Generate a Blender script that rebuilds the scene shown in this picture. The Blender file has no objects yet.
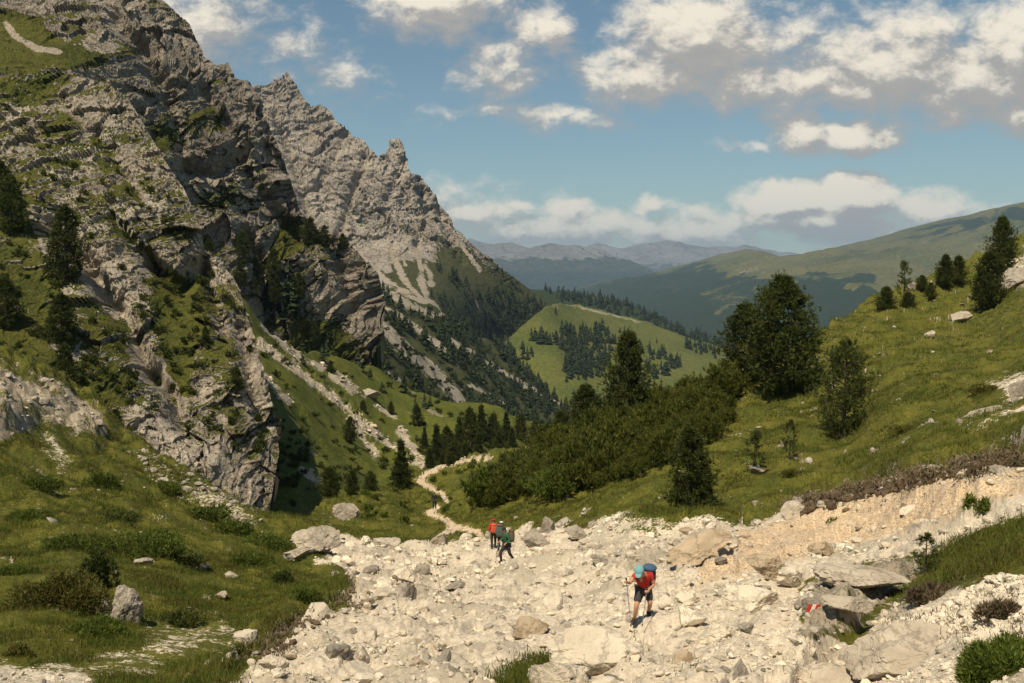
import bpy, math
import numpy as np
from mathutils import Vector, Matrix

# ------------------------------------------------------------------ camera, sky, sun, exposure
SC = bpy.context.scene
COL = SC.collection
F = 995.0                       # focal length in photo pixels (35 mm on a 36 mm sensor)
HZ = 275.0                      # horizon line of the photo
PITCH = math.atan((341.5 - HZ) / F)
cam_d = bpy.data.cameras.new('camera'); cam = bpy.data.objects.new('camera', cam_d); COL.objects.link(cam)
cam_d.lens = 36.0 * F / 1024.0; cam_d.sensor_width = 36.0
cam_d.clip_start = 0.1; cam_d.clip_end = 150000.0
cam.location = (0, 0, 0); cam.rotation_euler = (math.pi/2 - PITCH, 0, 0)
SC.camera = cam
SUN_TO = Vector((-0.46, -0.89, 0.0)).normalized() * math.cos(math.radians(58)) + Vector((0, 0, math.sin(math.radians(58))))
sl = bpy.data.lights.new('sun', 'SUN'); sun = bpy.data.objects.new('sun', sl); COL.objects.link(sun)
sl.energy = 5.0; sl.angle = math.radians(0.53); sl.color = (1.0, 0.87, 0.67)
sun.rotation_euler = SUN_TO.to_track_quat('Z', 'Y').to_euler()
SC.view_settings.view_transform = 'Standard'; SC.view_settings.look = 'None'
SC.view_settings.exposure = 0.17; SC.view_settings.gamma = 1.0
SC.render.engine = 'CYCLES'
SC.cycles.use_denoising = True
SC.cycles.max_bounces = 5; SC.cycles.diffuse_bounces = 2; SC.cycles.glossy_bounces = 1
SC.cycles.transmission_bounces = 2; SC.cycles.transparent_max_bounces = 4; SC.cycles.volume_bounces = 0

W = bpy.data.worlds.new('World'); SC.world = W; W.use_nodes = True
W.cycles.sampling_method = 'MANUAL'; W.cycles.sample_map_resolution = 256
SKY_STR = 0.085

def cloud_group(ells):
    g = bpy.data.node_groups.new('cloud_density', 'ShaderNodeTree')
    g.interface.new_socket('P', in_out='INPUT', socket_type='NodeSocketVector')
    g.interface.new_socket('D', in_out='OUTPUT', socket_type='NodeSocketFloat')
    n, l = g.nodes, g.links
    gi = n.new('NodeGroupInput'); go = n.new('NodeGroupOutput')
    # warp the position a little so that the outlines billow
    nz = n.new('ShaderNodeTexNoise'); nz.inputs['Scale'].default_value = 16; nz.inputs['Detail'].default_value = 4
    nz.inputs['Roughness'].default_value = 0.6
    l.new(gi.outputs[0], nz.inputs['Vector'])
    sb = n.new('ShaderNodeVectorMath'); sb.operation = 'SUBTRACT'; sb.inputs[1].default_value = (.5, .5, .5)
    l.new(nz.outputs['Color'], sb.inputs[0])
    wp = n.new('ShaderNodeVectorMath'); wp.operation = 'MULTIPLY_ADD'
    l.new(sb.outputs[0], wp.inputs[0]); wp.inputs[1].default_value = (.052, .036, 0); l.new(gi.outputs[0], wp.inputs[2])
    prev = None
    for (px, py, rx, ry, s) in ells:
        cx, cy = (px - 512) / F, (HZ - py) / F
        ix, iy = F / rx, F / ry
        m = n.new('ShaderNodeVectorMath'); m.operation = 'MULTIPLY_ADD'
        l.new(wp.outputs[0], m.inputs[0]); m.inputs[1].default_value = (ix, iy, 0); m.inputs[2].default_value = (-cx*ix, -cy*iy, 0)
        le = n.new('ShaderNodeVectorMath'); le.operation = 'LENGTH'; l.new(m.outputs[0], le.inputs[0])
        a = n.new('ShaderNodeMath'); a.operation = 'MULTIPLY_ADD'
        l.new(le.outputs['Value'], a.inputs[0]); a.inputs[1].default_value = -s; a.inputs[2].default_value = s
        if prev is None: prev = a.outputs[0]
        else:
            x = n.new('ShaderNodeMath'); x.operation = 'SMOOTH_MAX'; x.inputs[2].default_value = 0.15
            l.new(prev, x.inputs[0]); l.new(a.outputs[0], x.inputs[1]); prev = x.outputs[0]
    n2 = n.new('ShaderNodeTexNoise'); n2.inputs['Scale'].default_value = 27; n2.inputs['Detail'].default_value = 10
    n2.inputs['Roughness'].default_value = 0.66; n2.inputs['Distortion'].default_value = 0.25
    st = n.new('ShaderNodeVectorMath'); st.operation = 'MULTIPLY'; l.new(gi.outputs[0], st.inputs[0]); st.inputs[1].default_value = (1, 1.55, 1)
    l.new(st.outputs[0], n2.inputs['Vector'])
    q = n.new('ShaderNodeMath'); q.operation = 'MULTIPLY_ADD'; l.new(n2.outputs['Fac'], q.inputs[0]); q.inputs[1].default_value = 1.6; q.inputs[2].default_value = -.72
    s2 = n.new('ShaderNodeMath'); s2.operation = 'ADD'; l.new(prev, s2.inputs[0]); l.new(q.outputs[0], s2.inputs[1])
    l.new(s2.outputs[0], go.inputs[0])
    return g

ELL = [ # px, py, rx, ry, strength
 (690, 38, 100, 62, 1.25), (650, 78, 105, 42, 1.0), (745, 88, 85, 40, .95), (800, 85, 110, 45, .85), (720, 60, 90, 50, .9),
 (880, 72, 130, 60, 1.1), (960, 84, 100, 58, 1.15), (1012, 60, 80, 80, 1.3), (1015, 118, 55, 26, 1.2), (900, 42, 80, 40, .85), (790, 36, 90, 34, .5), (840, 95, 120, 34, .8),
 (1080, 60, 110, 100, 1.2),
 (800, 133, 50, 24, 1.25), (850, 136, 70, 24, 1.3), (750, 147, 36, 9, .5),
 (205, 30, 90, 62, .75), (440, 8, 100, 44, 1.0), (542, 36, 44, 34, .95), (498, 72, 54, 38, .8), (560, 117, 85, 18, .7), (500, 112, 80, 14, .4), (330, 80, 66, 32, .45), (300, 50, 70, 36, .35),
 (560, 232, 170, 26, .9), (470, 218, 70, 20, .8), (680, 232, 140, 26, .9), (520, 209, 26, 10, .8), (705, 214, 30, 12, .7), (565, 212, 36, 15, .95), (650, 206, 30, 13, .85), (500, 214, 30, 12, .8), (600, 222, 60, 16, .9),
 (785, 204, 60, 32, 1.8), (848, 200, 60, 36, 1.9), (818, 222, 110, 26, 1.4), (930, 210, 65, 24, 1.1), (900, 235, 160, 20, .9), (1000, 215, 70, 16, .45), (925, 190, 40, 5, .35),
 (300, 210, 300, 40, .6), (1200, 210, 200, 40, .8)]
CG = cloud_group(ELL)

def build_world():
    t = W.node_tree; n, l = t.nodes, t.links
    n.clear()
    out = n.new('ShaderNodeOutputWorld'); bg = n.new('ShaderNodeBackground'); l.new(bg.outputs[0], out.inputs[0])
    bg.inputs['Strength'].default_value = SKY_STR
    sky = n.new('ShaderNodeTexSky'); sky.sky_type = 'NISHITA'; sky.sun_disc = False
    sky.sun_elevation = math.asin(SUN_TO.z); sky.sun_rotation = math.atan2(SUN_TO.x, SUN_TO.y)
    sky.altitude = 2100; sky.air_density = 1.25; sky.dust_density = 1.0; sky.ozone_density = 1.0
    tint = n.new('ShaderNodeMix'); tint.data_type = 'RGBA'; tint.blend_type = 'MULTIPLY'; tint.inputs['Factor'].default_value = 1
    l.new(sky.outputs[0], tint.inputs['A']); tint.inputs['B'].default_value = (0.74, 0.83, 0.77, 1)
    tc = n.new('ShaderNodeTexCoord'); sp = n.new('ShaderNodeSeparateXYZ'); l.new(tc.outputs['Generated'], sp.inputs[0])
    ab = n.new('ShaderNodeMath'); ab.operation = 'ABSOLUTE'; l.new(sp.outputs[1], ab.inputs[0])
    mx = n.new('ShaderNodeMath'); mx.operation = 'MAXIMUM'; l.new(ab.outputs[0], mx.inputs[0]); mx.inputs[1].default_value = .15
    du = n.new('ShaderNodeMath'); du.operation = 'DIVIDE'; l.new(sp.outputs[0], du.inputs[0]); l.new(mx.outputs[0], du.inputs[1])
    dv = n.new('ShaderNodeMath'); dv.operation = 'DIVIDE'; l.new(sp.outputs[2], dv.inputs[0]); l.new(mx.outputs[0], dv.inputs[1])
    cb = n.new('ShaderNodeCombineXYZ'); l.new(du.outputs[0], cb.inputs[0]); l.new(dv.outputs[0], cb.inputs[1])
    def dens(off):
        a = n.new('ShaderNodeVectorMath'); a.operation = 'ADD'; l.new(cb.outputs[0], a.inputs[0]); a.inputs[1].default_value = off
        g = n.new('ShaderNodeGroup'); g.node_tree = CG; l.new(a.outputs[0], g.inputs[0]); return g.outputs[0]
    d0 = dens((0, 0, 0)); d1 = dens((-.006, .012, 0)); d2 = dens((-.012, .032, 0))
    def mr(src, a, b, c, d, typ='SMOOTHSTEP'):
        m = n.new('ShaderNodeMapRange'); m.interpolation_type = typ
        for i, v in enumerate((a, b, c, d)): m.inputs[i+1].default_value = v
        l.new(src, m.inputs[0]); return m.outputs[0]
    def mth(op, a, b=None, v=None):
        m = n.new('ShaderNodeMath'); m.operation = op; l.new(a, m.inputs[0])
        if b is not None: l.new(b, m.inputs[1])
        if v is not None: m.inputs[1].default_value = v
        return m.outputs[0]
    alpha = mr(d0, 0.02, 0.82, 0, 0.95)
    g1 = mth('SUBTRACT', d0, d1); g2 = mth('SUBTRACT', d0, d2)
    gs = mth('ADD', mth('MULTIPLY', g1, v=.9), mth('MULTIPLY', g2, v=.75))
    lit = mr(gs, -0.72, 0.85, 0, 1)
    thick = mr(d0, .3, 1.3, 0, 1)
    ramp = n.new('ShaderNodeValToRGB'); l.new(lit, ramp.inputs[0])
    e = ramp.color_ramp.elements
    e[0].position = 0; e[0].color = (4.3, 4.0, 3.65, 1)
    e[1].position = 1; e[1].color = (10.6, 9.5, 7.7, 1)
    m_ = e.new(.45); m_.color = (4.8, 4.45, 4.0, 1)
    mixc = n.new('ShaderNodeMix'); mixc.data_type = 'RGBA'
    l.new(alpha, mixc.inputs['Factor']); l.new(tint.outputs['Result'], mixc.inputs['A']); l.new(ramp.outputs[0], mixc.inputs['B'])
    l.new(mixc.outputs['Result'], bg.inputs['Color'])
build_world()

# ------------------------------------------------------------------ numbers: noise, interpolation, projection
RNG = np.random.default_rng(7)
cP, sP = math.cos(PITCH), math.sin(PITCH)
def unproj(px, py, Y):
    px = np.asarray(px, float); py = np.asarray(py, float); Y = np.asarray(Y, float)
    a = (px - 512) / F; b = (341.5 - py) / F
    dx = a; dy = cP + b*sP; dz = -sP + b*cP
    t = Y / dy
    return np.stack([dx*t, Y + 0*t, dz*t], -1)
def proj(P):
    x, y, z = P[..., 0], P[..., 1], P[..., 2]
    fw = y*cP - z*sP; up = y*sP + z*cP
    fw = np.where(fw < .1, .1, fw)
    return 512 + F*x/fw, 341.5 - F*up/fw
def _hash(ix, iy, iz, k=0):
    h = (ix.astype(np.uint32)*np.uint32(374761393) + iy.astype(np.uint32)*np.uint32(668265263)
         + iz.astype(np.uint32)*np.uint32(2147483647) + np.uint32(k*974634777 & 0xffffffff))
    h = (h ^ (h >> np.uint32(13))) * np.uint32(1274126177)
    h = (h ^ (h >> np.uint32(16))) * np.uint32(2246822519)
    return h ^ (h >> np.uint32(15))
def _r(h): return h.astype(np.float64) / 4294967295.0
def vnoise(P, k=0):
    i = np.floor(P).astype(np.int64); f = P - i
    u = f*f*f*(f*(f*6-15)+10)
    out = 0
    for dx in (0, 1):
        wx = u[..., 0] if dx else 1-u[..., 0]
        for dy in (0, 1):
            wy = u[..., 1] if dy else 1-u[..., 1]
            for dz in (0, 1):
                wz = u[..., 2] if dz else 1-u[..., 2]
                h = _hash(i[..., 0]+dx, i[..., 1]+dy, i[..., 2]+dz, k)
                # gradient from hash
                gx = ((h & np.uint32(1023)).astype(float)/511.5-1); gy = (((h >> np.uint32(10)) & np.uint32(1023)).astype(float)/511.5-1)
                gz = (((h >> np.uint32(20)) & np.uint32(1023)).astype(float)/511.5-1)
                out = out + wx*wy*wz*(gx*(f[..., 0]-dx)+gy*(f[..., 1]-dy)+gz*(f[..., 2]-dz))
    return out*1.6
def fbm(P, sc, oct=4, gain=.5, k=0, aniso=None):
    Q = P/sc if aniso is None else P @ aniso.T / sc
    a, s, o = 1.0, 0.0, 0
    for j in range(oct):
        o = o + a*vnoise(Q*(2.03**j)+17.3*j, k+j); s += a; a *= gain
    return o/s
def ridged(P, sc, oct=4, gain=.55, k=0):
    Q = P/sc; a, s, o = 1.0, 0.0, 0
    for j in range(oct):
        o = o + a*(1-2*np.abs(vnoise(Q*(2.07**j)+9.1*j, k+j))); s += a; a *= gain
    return o/s
def facet(P, sc, k=0, tilt=.9):
    """broken angular blocks: each cell is a tilted plane; returns (height, cell random)"""
    Q = P/sc; i = np.floor(Q).astype(np.int64)
    best = np.full(Q.shape[:-1], 1e9); val = np.zeros_like(best); rid = np.zeros_like(best)
    for dx in (-1, 0, 1):
        for dy in (-1, 0, 1):
            for dz in (-1, 0, 1):
                cx, cy, cz = i[..., 0]+dx, i[..., 1]+dy, i[..., 2]+dz
                h = _hash(cx, cy, cz, k); h2 = _hash(cx, cy, cz, k+51)
                ox = (h & np.uint32(1023))/1023.; oy = ((h >> np.uint32(10)) & np.uint32(1023))/1023.; oz = ((h >> np.uint32(20)) & np.uint32(1023))/1023.
                rx = Q[..., 0]-cx-ox; ry = Q[..., 1]-cy-oy; rz = Q[..., 2]-cz-oz
                d = rx*rx+ry*ry+rz*rz
                gx = (h2 & np.uint32(1023))/511.5-1; gy = ((h2 >> np.uint32(10)) & np.uint32(1023))/511.5-1; gz = ((h2 >> np.uint32(20)) & np.uint32(1023))/511.5-1
                v = (rx*gx+ry*gy+rz*gz)*tilt + (gx*gy)*.6
                m = d < best
                best = np.where(m, d, best); val = np.where(m, v, val); rid = np.where(m, _r(h2), rid)
    return val, rid
def tps(ctrl):
    c = np.array(ctrl, float); X = c[:, :2]/300.; y = np.log(c[:, 2]); n = len(c)
    def phi(r2): return np.where(r2 > 1e-12, .5*r2*np.log(np.maximum(r2, 1e-12)), 0)
    K = phi(((X[:, None]-X[None])**2).sum(-1)) + 1e-3*np.eye(n)
    A = np.zeros((n+3, n+3)); A[:n, :n] = K; A[:n, n] = 1; A[:n, n+1:] = X; A[n, :n] = 1; A[n+1:, :n] = X.T
    w = np.linalg.solve(A, np.r_[y, 0, 0, 0])
    def f(px, py):
        q = np.stack([px, py], -1)/300.; s = q.shape[:-1]; q = q.reshape(-1, 2); o = np.zeros(len(q))
        for j in range(n): o += w[j]*phi(((q-X[j])**2).sum(-1))
        return np.exp(o + w[n] + q @ w[n+1:]).reshape(s)
    return f
def inpoly(px, py, poly):
    ins = np.zeros(px.shape, bool); n = len(poly)
    for i in range(n):
        x1, y1 = poly[i]; x2, y2 = poly[(i+1) % n]
        c = ((y1 > py) != (y2 > py)) & (px < (x2-x1)*(py-y1)/((y2-y1) or 1e-9)+x1)
        ins ^= c
    return ins
def dpoly(px, py, pts, closed=False):
    best = np.full(px.shape, 1e9); n = len(pts)
    for i in range(n if closed else n-1):
        (x1, y1), (x2, y2) = pts[i][:2], pts[(i+1) % n][:2]
        vx, vy = x2-x1, y2-y1; L = vx*vx+vy*vy+1e-9
        t = np.clip(((px-x1)*vx+(py-y1)*vy)/L, 0, 1)
        best = np.minimum(best, np.hypot(px-x1-t*vx, py-y1-t*vy))
    return best
def sdp(px, py, poly):           # positive inside
    d = dpoly(px, py, poly, True); return np.where(inpoly(px, py, poly), d, -d)
def sstep(a, b, x):
    t = np.clip((x-a)/(b-a), 0, 1); return t*t*(3-2*t)

# ------------------------------------------------------------------ object helpers
def tag(o, label=None, cat=None, group=None, kind=None):
    if label: o['label'] = label
    if cat: o['category'] = cat
    if group: o['group'] = group
    if kind: o['kind'] = kind
    return o
def link(name, me, mat, parent=None, loc=None):
    o = bpy.data.objects.new(name, me); COL.objects.link(o)
    if mat is not None and len(me.materials) == 0:
        for m in (mat if isinstance(mat, (list, tuple)) else [mat]): me.materials.append(m)
    if parent: o.parent = parent
    if loc is not None: o.location = loc
    return o
def empty(name, loc=(0, 0, 0), rz=0):
    o = bpy.data.objects.new(name, None); COL.objects.link(o); o.location = loc; o.rotation_euler = (0, 0, rz)
    o.empty_display_size = .2; return o
def mesh_np(name, V, Fc, smooth=True, mats=None):
    """V (n,3), Fc (m,k) equal-sized faces"""
    me = bpy.data.meshes.new(name); V = np.ascontiguousarray(V, dtype=np.float32); Fc = np.ascontiguousarray(Fc, dtype=np.int32)
    k = Fc.shape[1]
    me.vertices.add(len(V)); me.vertices.foreach_set('co', V.ravel())
    me.loops.add(Fc.size); me.loops.foreach_set('vertex_index', Fc.ravel())
    me.polygons.add(len(Fc)); me.polygons.foreach_set('loop_start', np.arange(0, Fc.size, k, dtype=np.int32))
    me.polygons.foreach_set('loop_total', np.full(len(Fc), k, np.int32))
    me.polygons.foreach_set('use_smooth', np.full(len(Fc), smooth, bool))
    if mats is not None: me.polygons.foreach_set('material_index', np.asarray(mats, np.int32))
    me.update(calc_edges=True); return me
def set_attr(me, name, arr):
    a = me.attributes.new(name, 'FLOAT_COLOR', 'POINT')
    c = np.ones((len(me.vertices), 4), np.float32); c[:, :arr.shape[1]] = arr; a.data.foreach_set('color', c.ravel())

# ------------------------------------------------------------------ materials
def nodes(name):
    m = bpy.data.materials.new(name); m.use_nodes = True; t = m.node_tree; t.nodes.clear()
    out = t.nodes.new('ShaderNodeOutputMaterial'); b = t.nodes.new('ShaderNodeBsdfPrincipled')
    t.links.new(b.outputs[0], out.inputs[0]); b.inputs['Roughness'].default_value = .9
    b.inputs['Specular IOR Level'].default_value = .15
    return m, t, b, out
def N(t, ty, **kw):
    x = t.nodes.new(ty)
    for k, v in kw.items(): setattr(x, k, v)
    return x
def noise(t, vec, sc, det=5, rough=.6, dist=0):
    x = N(t, 'ShaderNodeTexNoise'); x.inputs['Scale'].default_value = sc; x.inputs['Detail'].default_value = det
    x.inputs['Roughness'].default_value = rough; x.inputs['Distortion'].default_value = dist
    if vec is not None: t.links.new(vec, x.inputs['Vector'])
    return x
def rgbmix(t, fac, a, b, mode='MIX'):
    x = N(t, 'ShaderNodeMix', data_type='RGBA', blend_type=mode)
    for s, v in (('Factor', fac), ('A', a), ('B', b)):
        if isinstance(v, (int, float)): x.inputs[s].default_value = v
        elif isinstance(v, tuple): x.inputs[s].default_value = (*v, 1) if len(v) == 3 else v
        else: t.links.new(v, x.inputs[s])
    return x.outputs['Result']
def mrange(t, src, a, b, c=0, d=1):
    m = N(t, 'ShaderNodeMapRange'); m.interpolation_type = 'SMOOTHSTEP'
    t.links.new(src, m.inputs[0])
    for i, v in enumerate((a, b, c, d)): m.inputs[i+1].default_value = v
    return m.outputs[0]
def math_(t, op, a, b):
    m = N(t, 'ShaderNodeMath', operation=op)
    for i, v in enumerate((a, b)):
        if isinstance(v, (int, float)): m.inputs[i].default_value = v
        else: t.links.new(v, m.inputs[i])
    return m.outputs[0]

def terrain_mat(name, S, grassA, grassB, grassC, rockA, rockB, rockC, scree, forest=(.02, .03, .012), bump=.5, rockbump=1.0):
    """S: size of the finest visible detail in metres. mask.r rock, mask.g scree, mask.b forest / earth / painted cloud shadow"""
    m, t, b, out = nodes(name); L = t.links
    geo = N(t, 'ShaderNodeNewGeometry'); pos = geo.outputs['Position']
    at = N(t, 'ShaderNodeAttribute', attribute_name='mask'); sp = N(t, 'ShaderNodeSeparateColor'); L.new(at.outputs['Color'], sp.inputs[0])
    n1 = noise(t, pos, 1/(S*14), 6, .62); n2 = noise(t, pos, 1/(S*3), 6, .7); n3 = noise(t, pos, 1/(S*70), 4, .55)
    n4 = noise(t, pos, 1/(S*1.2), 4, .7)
    g = rgbmix(t, mrange(t, n1.outputs['Fac'], .35, .65), grassA, grassB)
    g = rgbmix(t, mrange(t, n3.outputs['Fac'], .45, .62), g, grassC)
    g = rgbmix(t, mrange(t, n2.outputs['Fac'], .42, .75, 0, .75), g, tuple(c*1.7 for c in grassB))
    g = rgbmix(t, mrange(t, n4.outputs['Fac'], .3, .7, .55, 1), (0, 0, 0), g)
    # rock: beds, cracks, stains
    vo = N(t, 'ShaderNodeTexVoronoi', feature='DISTANCE_TO_EDGE'); vo.inputs['Scale'].default_value = 1/(S*9)
    wv = noise(t, pos, 1/(S*9), 5, .6)
    wadd = N(t, 'ShaderNodeVectorMath', operation='MULTIPLY_ADD'); L.new(wv.outputs['Color'], wadd.inputs[0]); wadd.inputs[1].default_value = (S*11,)*3; L.new(pos, wadd.inputs[2])
    L.new(wadd.outputs[0], vo.inputs['Vector'])
    r = rgbmix(t, mrange(t, n1.outputs['Fac'], .36, .66), rockA, rockB)
    r = rgbmix(t, mrange(t, n3.outputs['Fac'], .46, .64, 0, .8), r, rockC)
    r = rgbmix(t, mrange(t, n2.outputs['Fac'], .35, .62, .72, 1.0), tuple(c*.4 for c in rockB), r)
    r = rgbmix(t, mrange(t, vo.outputs['Distance'], 0.0, .035, .55, 1), tuple(c*.3 for c in rockB), r)
    s = rgbmix(t, mrange(t, n2.outputs['Fac'], .35, .65), tuple(c*.66 for c in scree), scree)
    s = rgbmix(t, mrange(t, n3.outputs['Fac'], .48, .62, 0, .6), s, tuple(c*.72 for c in rockC))
    s = rgbmix(t, mrange(t, n4.outputs['Fac'], .3, .6, .7, 1), tuple(c*.45 for c in scree), s)
    n5 = math_(t, 'ADD', math_(t, 'MULTIPLY', n1.outputs['Fac'], .45), math_(t, 'MULTIPLY', n2.outputs['Fac'], .55))
    def edge(ch, w=1.15, k=.09):
        nn = math_(t, 'MULTIPLY', math_(t, 'SUBTRACT', n5, .5), w*2)
        return mrange(t, math_(t, 'ADD', sp.outputs[ch], nn), .5-k, .5+k)
    fr, fs, ff = edge(0), edge(1), edge(2)
    fo = rgbmix(t, mrange(t, n4.outputs['Fac'], .4, .6), forest, tuple(c*1.9 for c in forest))
    c = rgbmix(t, fr, g, r); c = rgbmix(t, fs, c, s); c = rgbmix(t, ff, c, fo)
    L.new(c, b.inputs['Base Color'])
    hgt = math_(t, 'ADD', math_(t, 'MULTIPLY', n2.outputs['Fac'], 1.6), n4.outputs['Fac'])
    crack = math_(t, 'MULTIPLY', mrange(t, vo.outputs['Distance'], 0, .06), math_(t, 'MULTIPLY', fr, .9))
    hgt = math_(t, 'ADD', hgt, crack)
    bp = N(t, 'ShaderNodeBump'); bp.inputs['Strength'].default_value = bump; bp.inputs['Distance'].default_value = S*2.0
    L.new(hgt, bp.inputs['Height']); L.new(bp.outputs[0], b.inputs['Normal'])
    return m

G1, G2, G3 = (.080, .088, .014), (.118, .114, .024), (.055, .068, .013)
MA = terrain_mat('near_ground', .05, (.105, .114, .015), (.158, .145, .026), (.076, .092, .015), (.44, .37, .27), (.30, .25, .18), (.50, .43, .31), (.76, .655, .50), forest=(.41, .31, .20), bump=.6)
MB_ = terrain_mat('left_cliff', .13, G1, G2, G3, (.42, .36, .28), (.285, .245, .19), (.52, .455, .355), (.50, .43, .33), forest=(.03, .04, .012), bump=.7)
MC = terrain_mat('ridge_cliff', .3, G1, G2, G3, (.355, .305, .24), (.25, .213, .167), (.43, .375, .295), (.45, .385, .29), forest=(.03, .04, .012), bump=.8)
MM = terrain_mat('slope_meadow', .2, (.095, .112, .016), (.128, .132, .022), (.072, .09, .014), (.30, .26, .20), (.22, .19, .145), (.36, .31, .24), (.52, .44, .32), forest=(.03, .04, .012), bump=.5)
MD = terrain_mat('peak', 1.2, (.07, .075, .025), (.095, .095, .035), (.055, .065, .022), (.42, .365, .295), (.30, .262, .212), (.54, .475, .385), (.47, .40, .30), forest=(.022, .032, .012), bump=.9)
MN = terrain_mat('scree_slope', .7, (.062, .07, .022), (.085, .088, .03), (.05, .06, .02), (.28, .24, .19), (.2, .17, .13), (.34, .3, .24), (.50, .425, .31), forest=(.022, .032, .012), bump=.6)
ME = terrain_mat('valley_meadow', 1.5, (.098, .116, .024), (.130, .136, .032), (.078, .098, .022), (.3, .26, .2), (.2, .17, .13), (.34, .3, .24), (.4, .36, .25), forest=(.018, .03, .012), bump=.4)
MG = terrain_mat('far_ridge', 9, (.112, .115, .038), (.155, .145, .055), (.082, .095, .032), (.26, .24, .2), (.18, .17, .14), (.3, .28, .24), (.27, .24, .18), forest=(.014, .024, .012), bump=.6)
MH = terrain_mat('distant_range', 60, (.05, .06, .03), (.07, .075, .04), (.04, .05, .03), (.24, .23, .21), (.16, .15, .14), (.3, .29, .27), (.34, .32, .3), forest=(.015, .024, .015), bump=.6)

def leaf_mat(name, a, b, c, sc=3.0, trans=.25):
    m, t, bs, out = nodes(name); L = t.links
    geo = N(t, 'ShaderNodeNewGeometry'); oi = N(t, 'ShaderNodeObjectInfo')
    n1 = noise(t, geo.outputs['Position'], sc, 3, .6)
    x = rgbmix(t, mrange(t, n1.outputs['Fac'], .35, .65), a, b)
    x = rgbmix(t, mrange(t, geo.outputs['Random Per Island'], .55, 1, 0, .8), x, c)
    hsv = N(t, 'ShaderNodeHueSaturation'); L.new(x, hsv.inputs['Color'])
    v = math_(t, 'ADD', math_(t, 'MULTIPLY', oi.outputs['Random'], .35), .82); L.new(v, hsv.inputs['Value'])
    L.new(hsv.outputs[0], bs.inputs['Base Color']); bs.inputs['Roughness'].default_value = .6
    tr = N(t, 'ShaderNodeBsdfTranslucent'); L.new(hsv.outputs[0], tr.inputs[0])
    mx = N(t, 'ShaderNodeMixShader'); mx.inputs[0].default_value = trans
    L.new(bs.outputs[0], mx.inputs[1]); L.new(tr.outputs[0], mx.inputs[2]); L.new(mx.outputs[0], out.inputs[0])
    return m
PINE = leaf_mat('pine_needles', (.044, .062, .014), (.078, .096, .021), (.13, .14, .032), .7, .3)
PINE2 = leaf_mat('pale_pine_needles', (.060, .078, .018), (.088, .102, .024), (.125, .132, .034), 1.5)
MUGO = leaf_mat('dwarf_pine_needles', (.058, .074, .012), (.102, .112, .018), (.15, .152, .03), .35, .34)
FARP = leaf_mat('far_conifer_needles', (.018, .029, .011), (.029, .042, .015), (.044, .058, .02), .05, .1)
BUSH = leaf_mat('shrub_leaves', (.075, .108, .016), (.115, .148, .022), (.16, .185, .038), 2.0, .3)
RUST = leaf_mat('rusty_shrub_leaves', (.085, .078, .016), (.125, .11, .026), (.115, .135, .028), 2.5, .2)
GRAS = leaf_mat('grass_blades', (.105, .122, .016), (.165, .158, .028), (.185, .165, .05), .6, .35)
HEATH = leaf_mat('heath_twigs', (.10, .07, .045), (.15, .11, .07), (.075, .085, .022), 2.0, .1)
ROOT = leaf_mat('hanging_roots', (.10, .072, .040), (.19, .145, .085), (.080, .078, .028), 2.5, .1)
def simple(name, col, rough=.8, sc=None, bump=0, col2=None):
    m, t, b, out = nodes(name); b.inputs['Roughness'].default_value = rough
    if sc:
        tc = N(t, 'ShaderNodeTexCoord'); n = noise(t, tc.outputs['Object'], sc, 5, .6)
        t.links.new(rgbmix(t, mrange(t, n.outputs['Fac'], .35, .65), col, col2 or tuple(c*.65 for c in col)), b.inputs['Base Color'])
        if bump:
            bp = N(t, 'ShaderNodeBump'); bp.inputs['Strength'].default_value = bump; bp.inputs['Distance'].default_value = .02
            t.links.new(n.outputs['Fac'], bp.inputs['Height']); t.links.new(bp.outputs[0], b.inputs['Normal'])
    else: b.inputs['Base Color'].default_value = (*col, 1)
    return m
BARK = simple('bark', (.11, .085, .065), .95, 6, .6)
def rock_mat(name, a, b_, c, lich=.0):
    m, t, bs, out = nodes(name); L = t.links
    geo = N(t, 'ShaderNodeNewGeometry'); oi = N(t, 'ShaderNodeObjectInfo'); pos = geo.outputs['Position']
    n1 = noise(t, pos, 1.6, 6, .65); n2 = noise(t, pos, 9, 6, .7); n3 = noise(t, pos, 40, 3, .6)
    x = rgbmix(t, mrange(t, n1.outputs['Fac'], .38, .64), a, b_)
    x = rgbmix(t, mrange(t, n2.outputs['Fac'], .5, .75, 0, .75), x, c)
    wv = N(t, 'ShaderNodeVectorMath', operation='MULTIPLY_ADD'); L.new(n2.outputs['Color'], wv.inputs[0]); wv.inputs[1].default_value = (.5, .5, .5); L.new(pos, wv.inputs[2])
    vo = N(t, 'ShaderNodeTexVoronoi', feature='DISTANCE_TO_EDGE'); vo.inputs['Scale'].default_value = 1.3; L.new(wv.outputs[0], vo.inputs['Vector'])
    x = rgbmix(t, mrange(t, vo.outputs['Distance'], 0, .025, .45, 1), tuple(q*.3 for q in b_), x)
    hsv = N(t, 'ShaderNodeHueSaturation'); L.new(x, hsv.inputs['Color'])
    at = N(t, 'ShaderNodeAttribute', attribute_name='rnd')
    v = math_(t, 'ADD', math_(t, 'MULTIPLY', math_(t, 'ADD', oi.outputs['Random'], at.outputs['Fac']), .26), .74); L.new(v, hsv.inputs['Value'])
    L.new(hsv.outputs[0], bs.inputs['Base Color'])
    h = math_(t, 'ADD', math_(t, 'MULTIPLY', n2.outputs['Fac'], 2), n3.outputs['Fac'])
    h = math_(t, 'ADD', h, mrange(t, vo.outputs['Distance'], 0, .05))
    bp = N(t, 'ShaderNodeBump'); bp.inputs['Strength'].default_value = .55; bp.inputs['Distance'].default_value = .05
    L.new(h, bp.inputs['Height']); L.new(bp.outputs[0], bs.inputs['Normal'])
    return m
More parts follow.
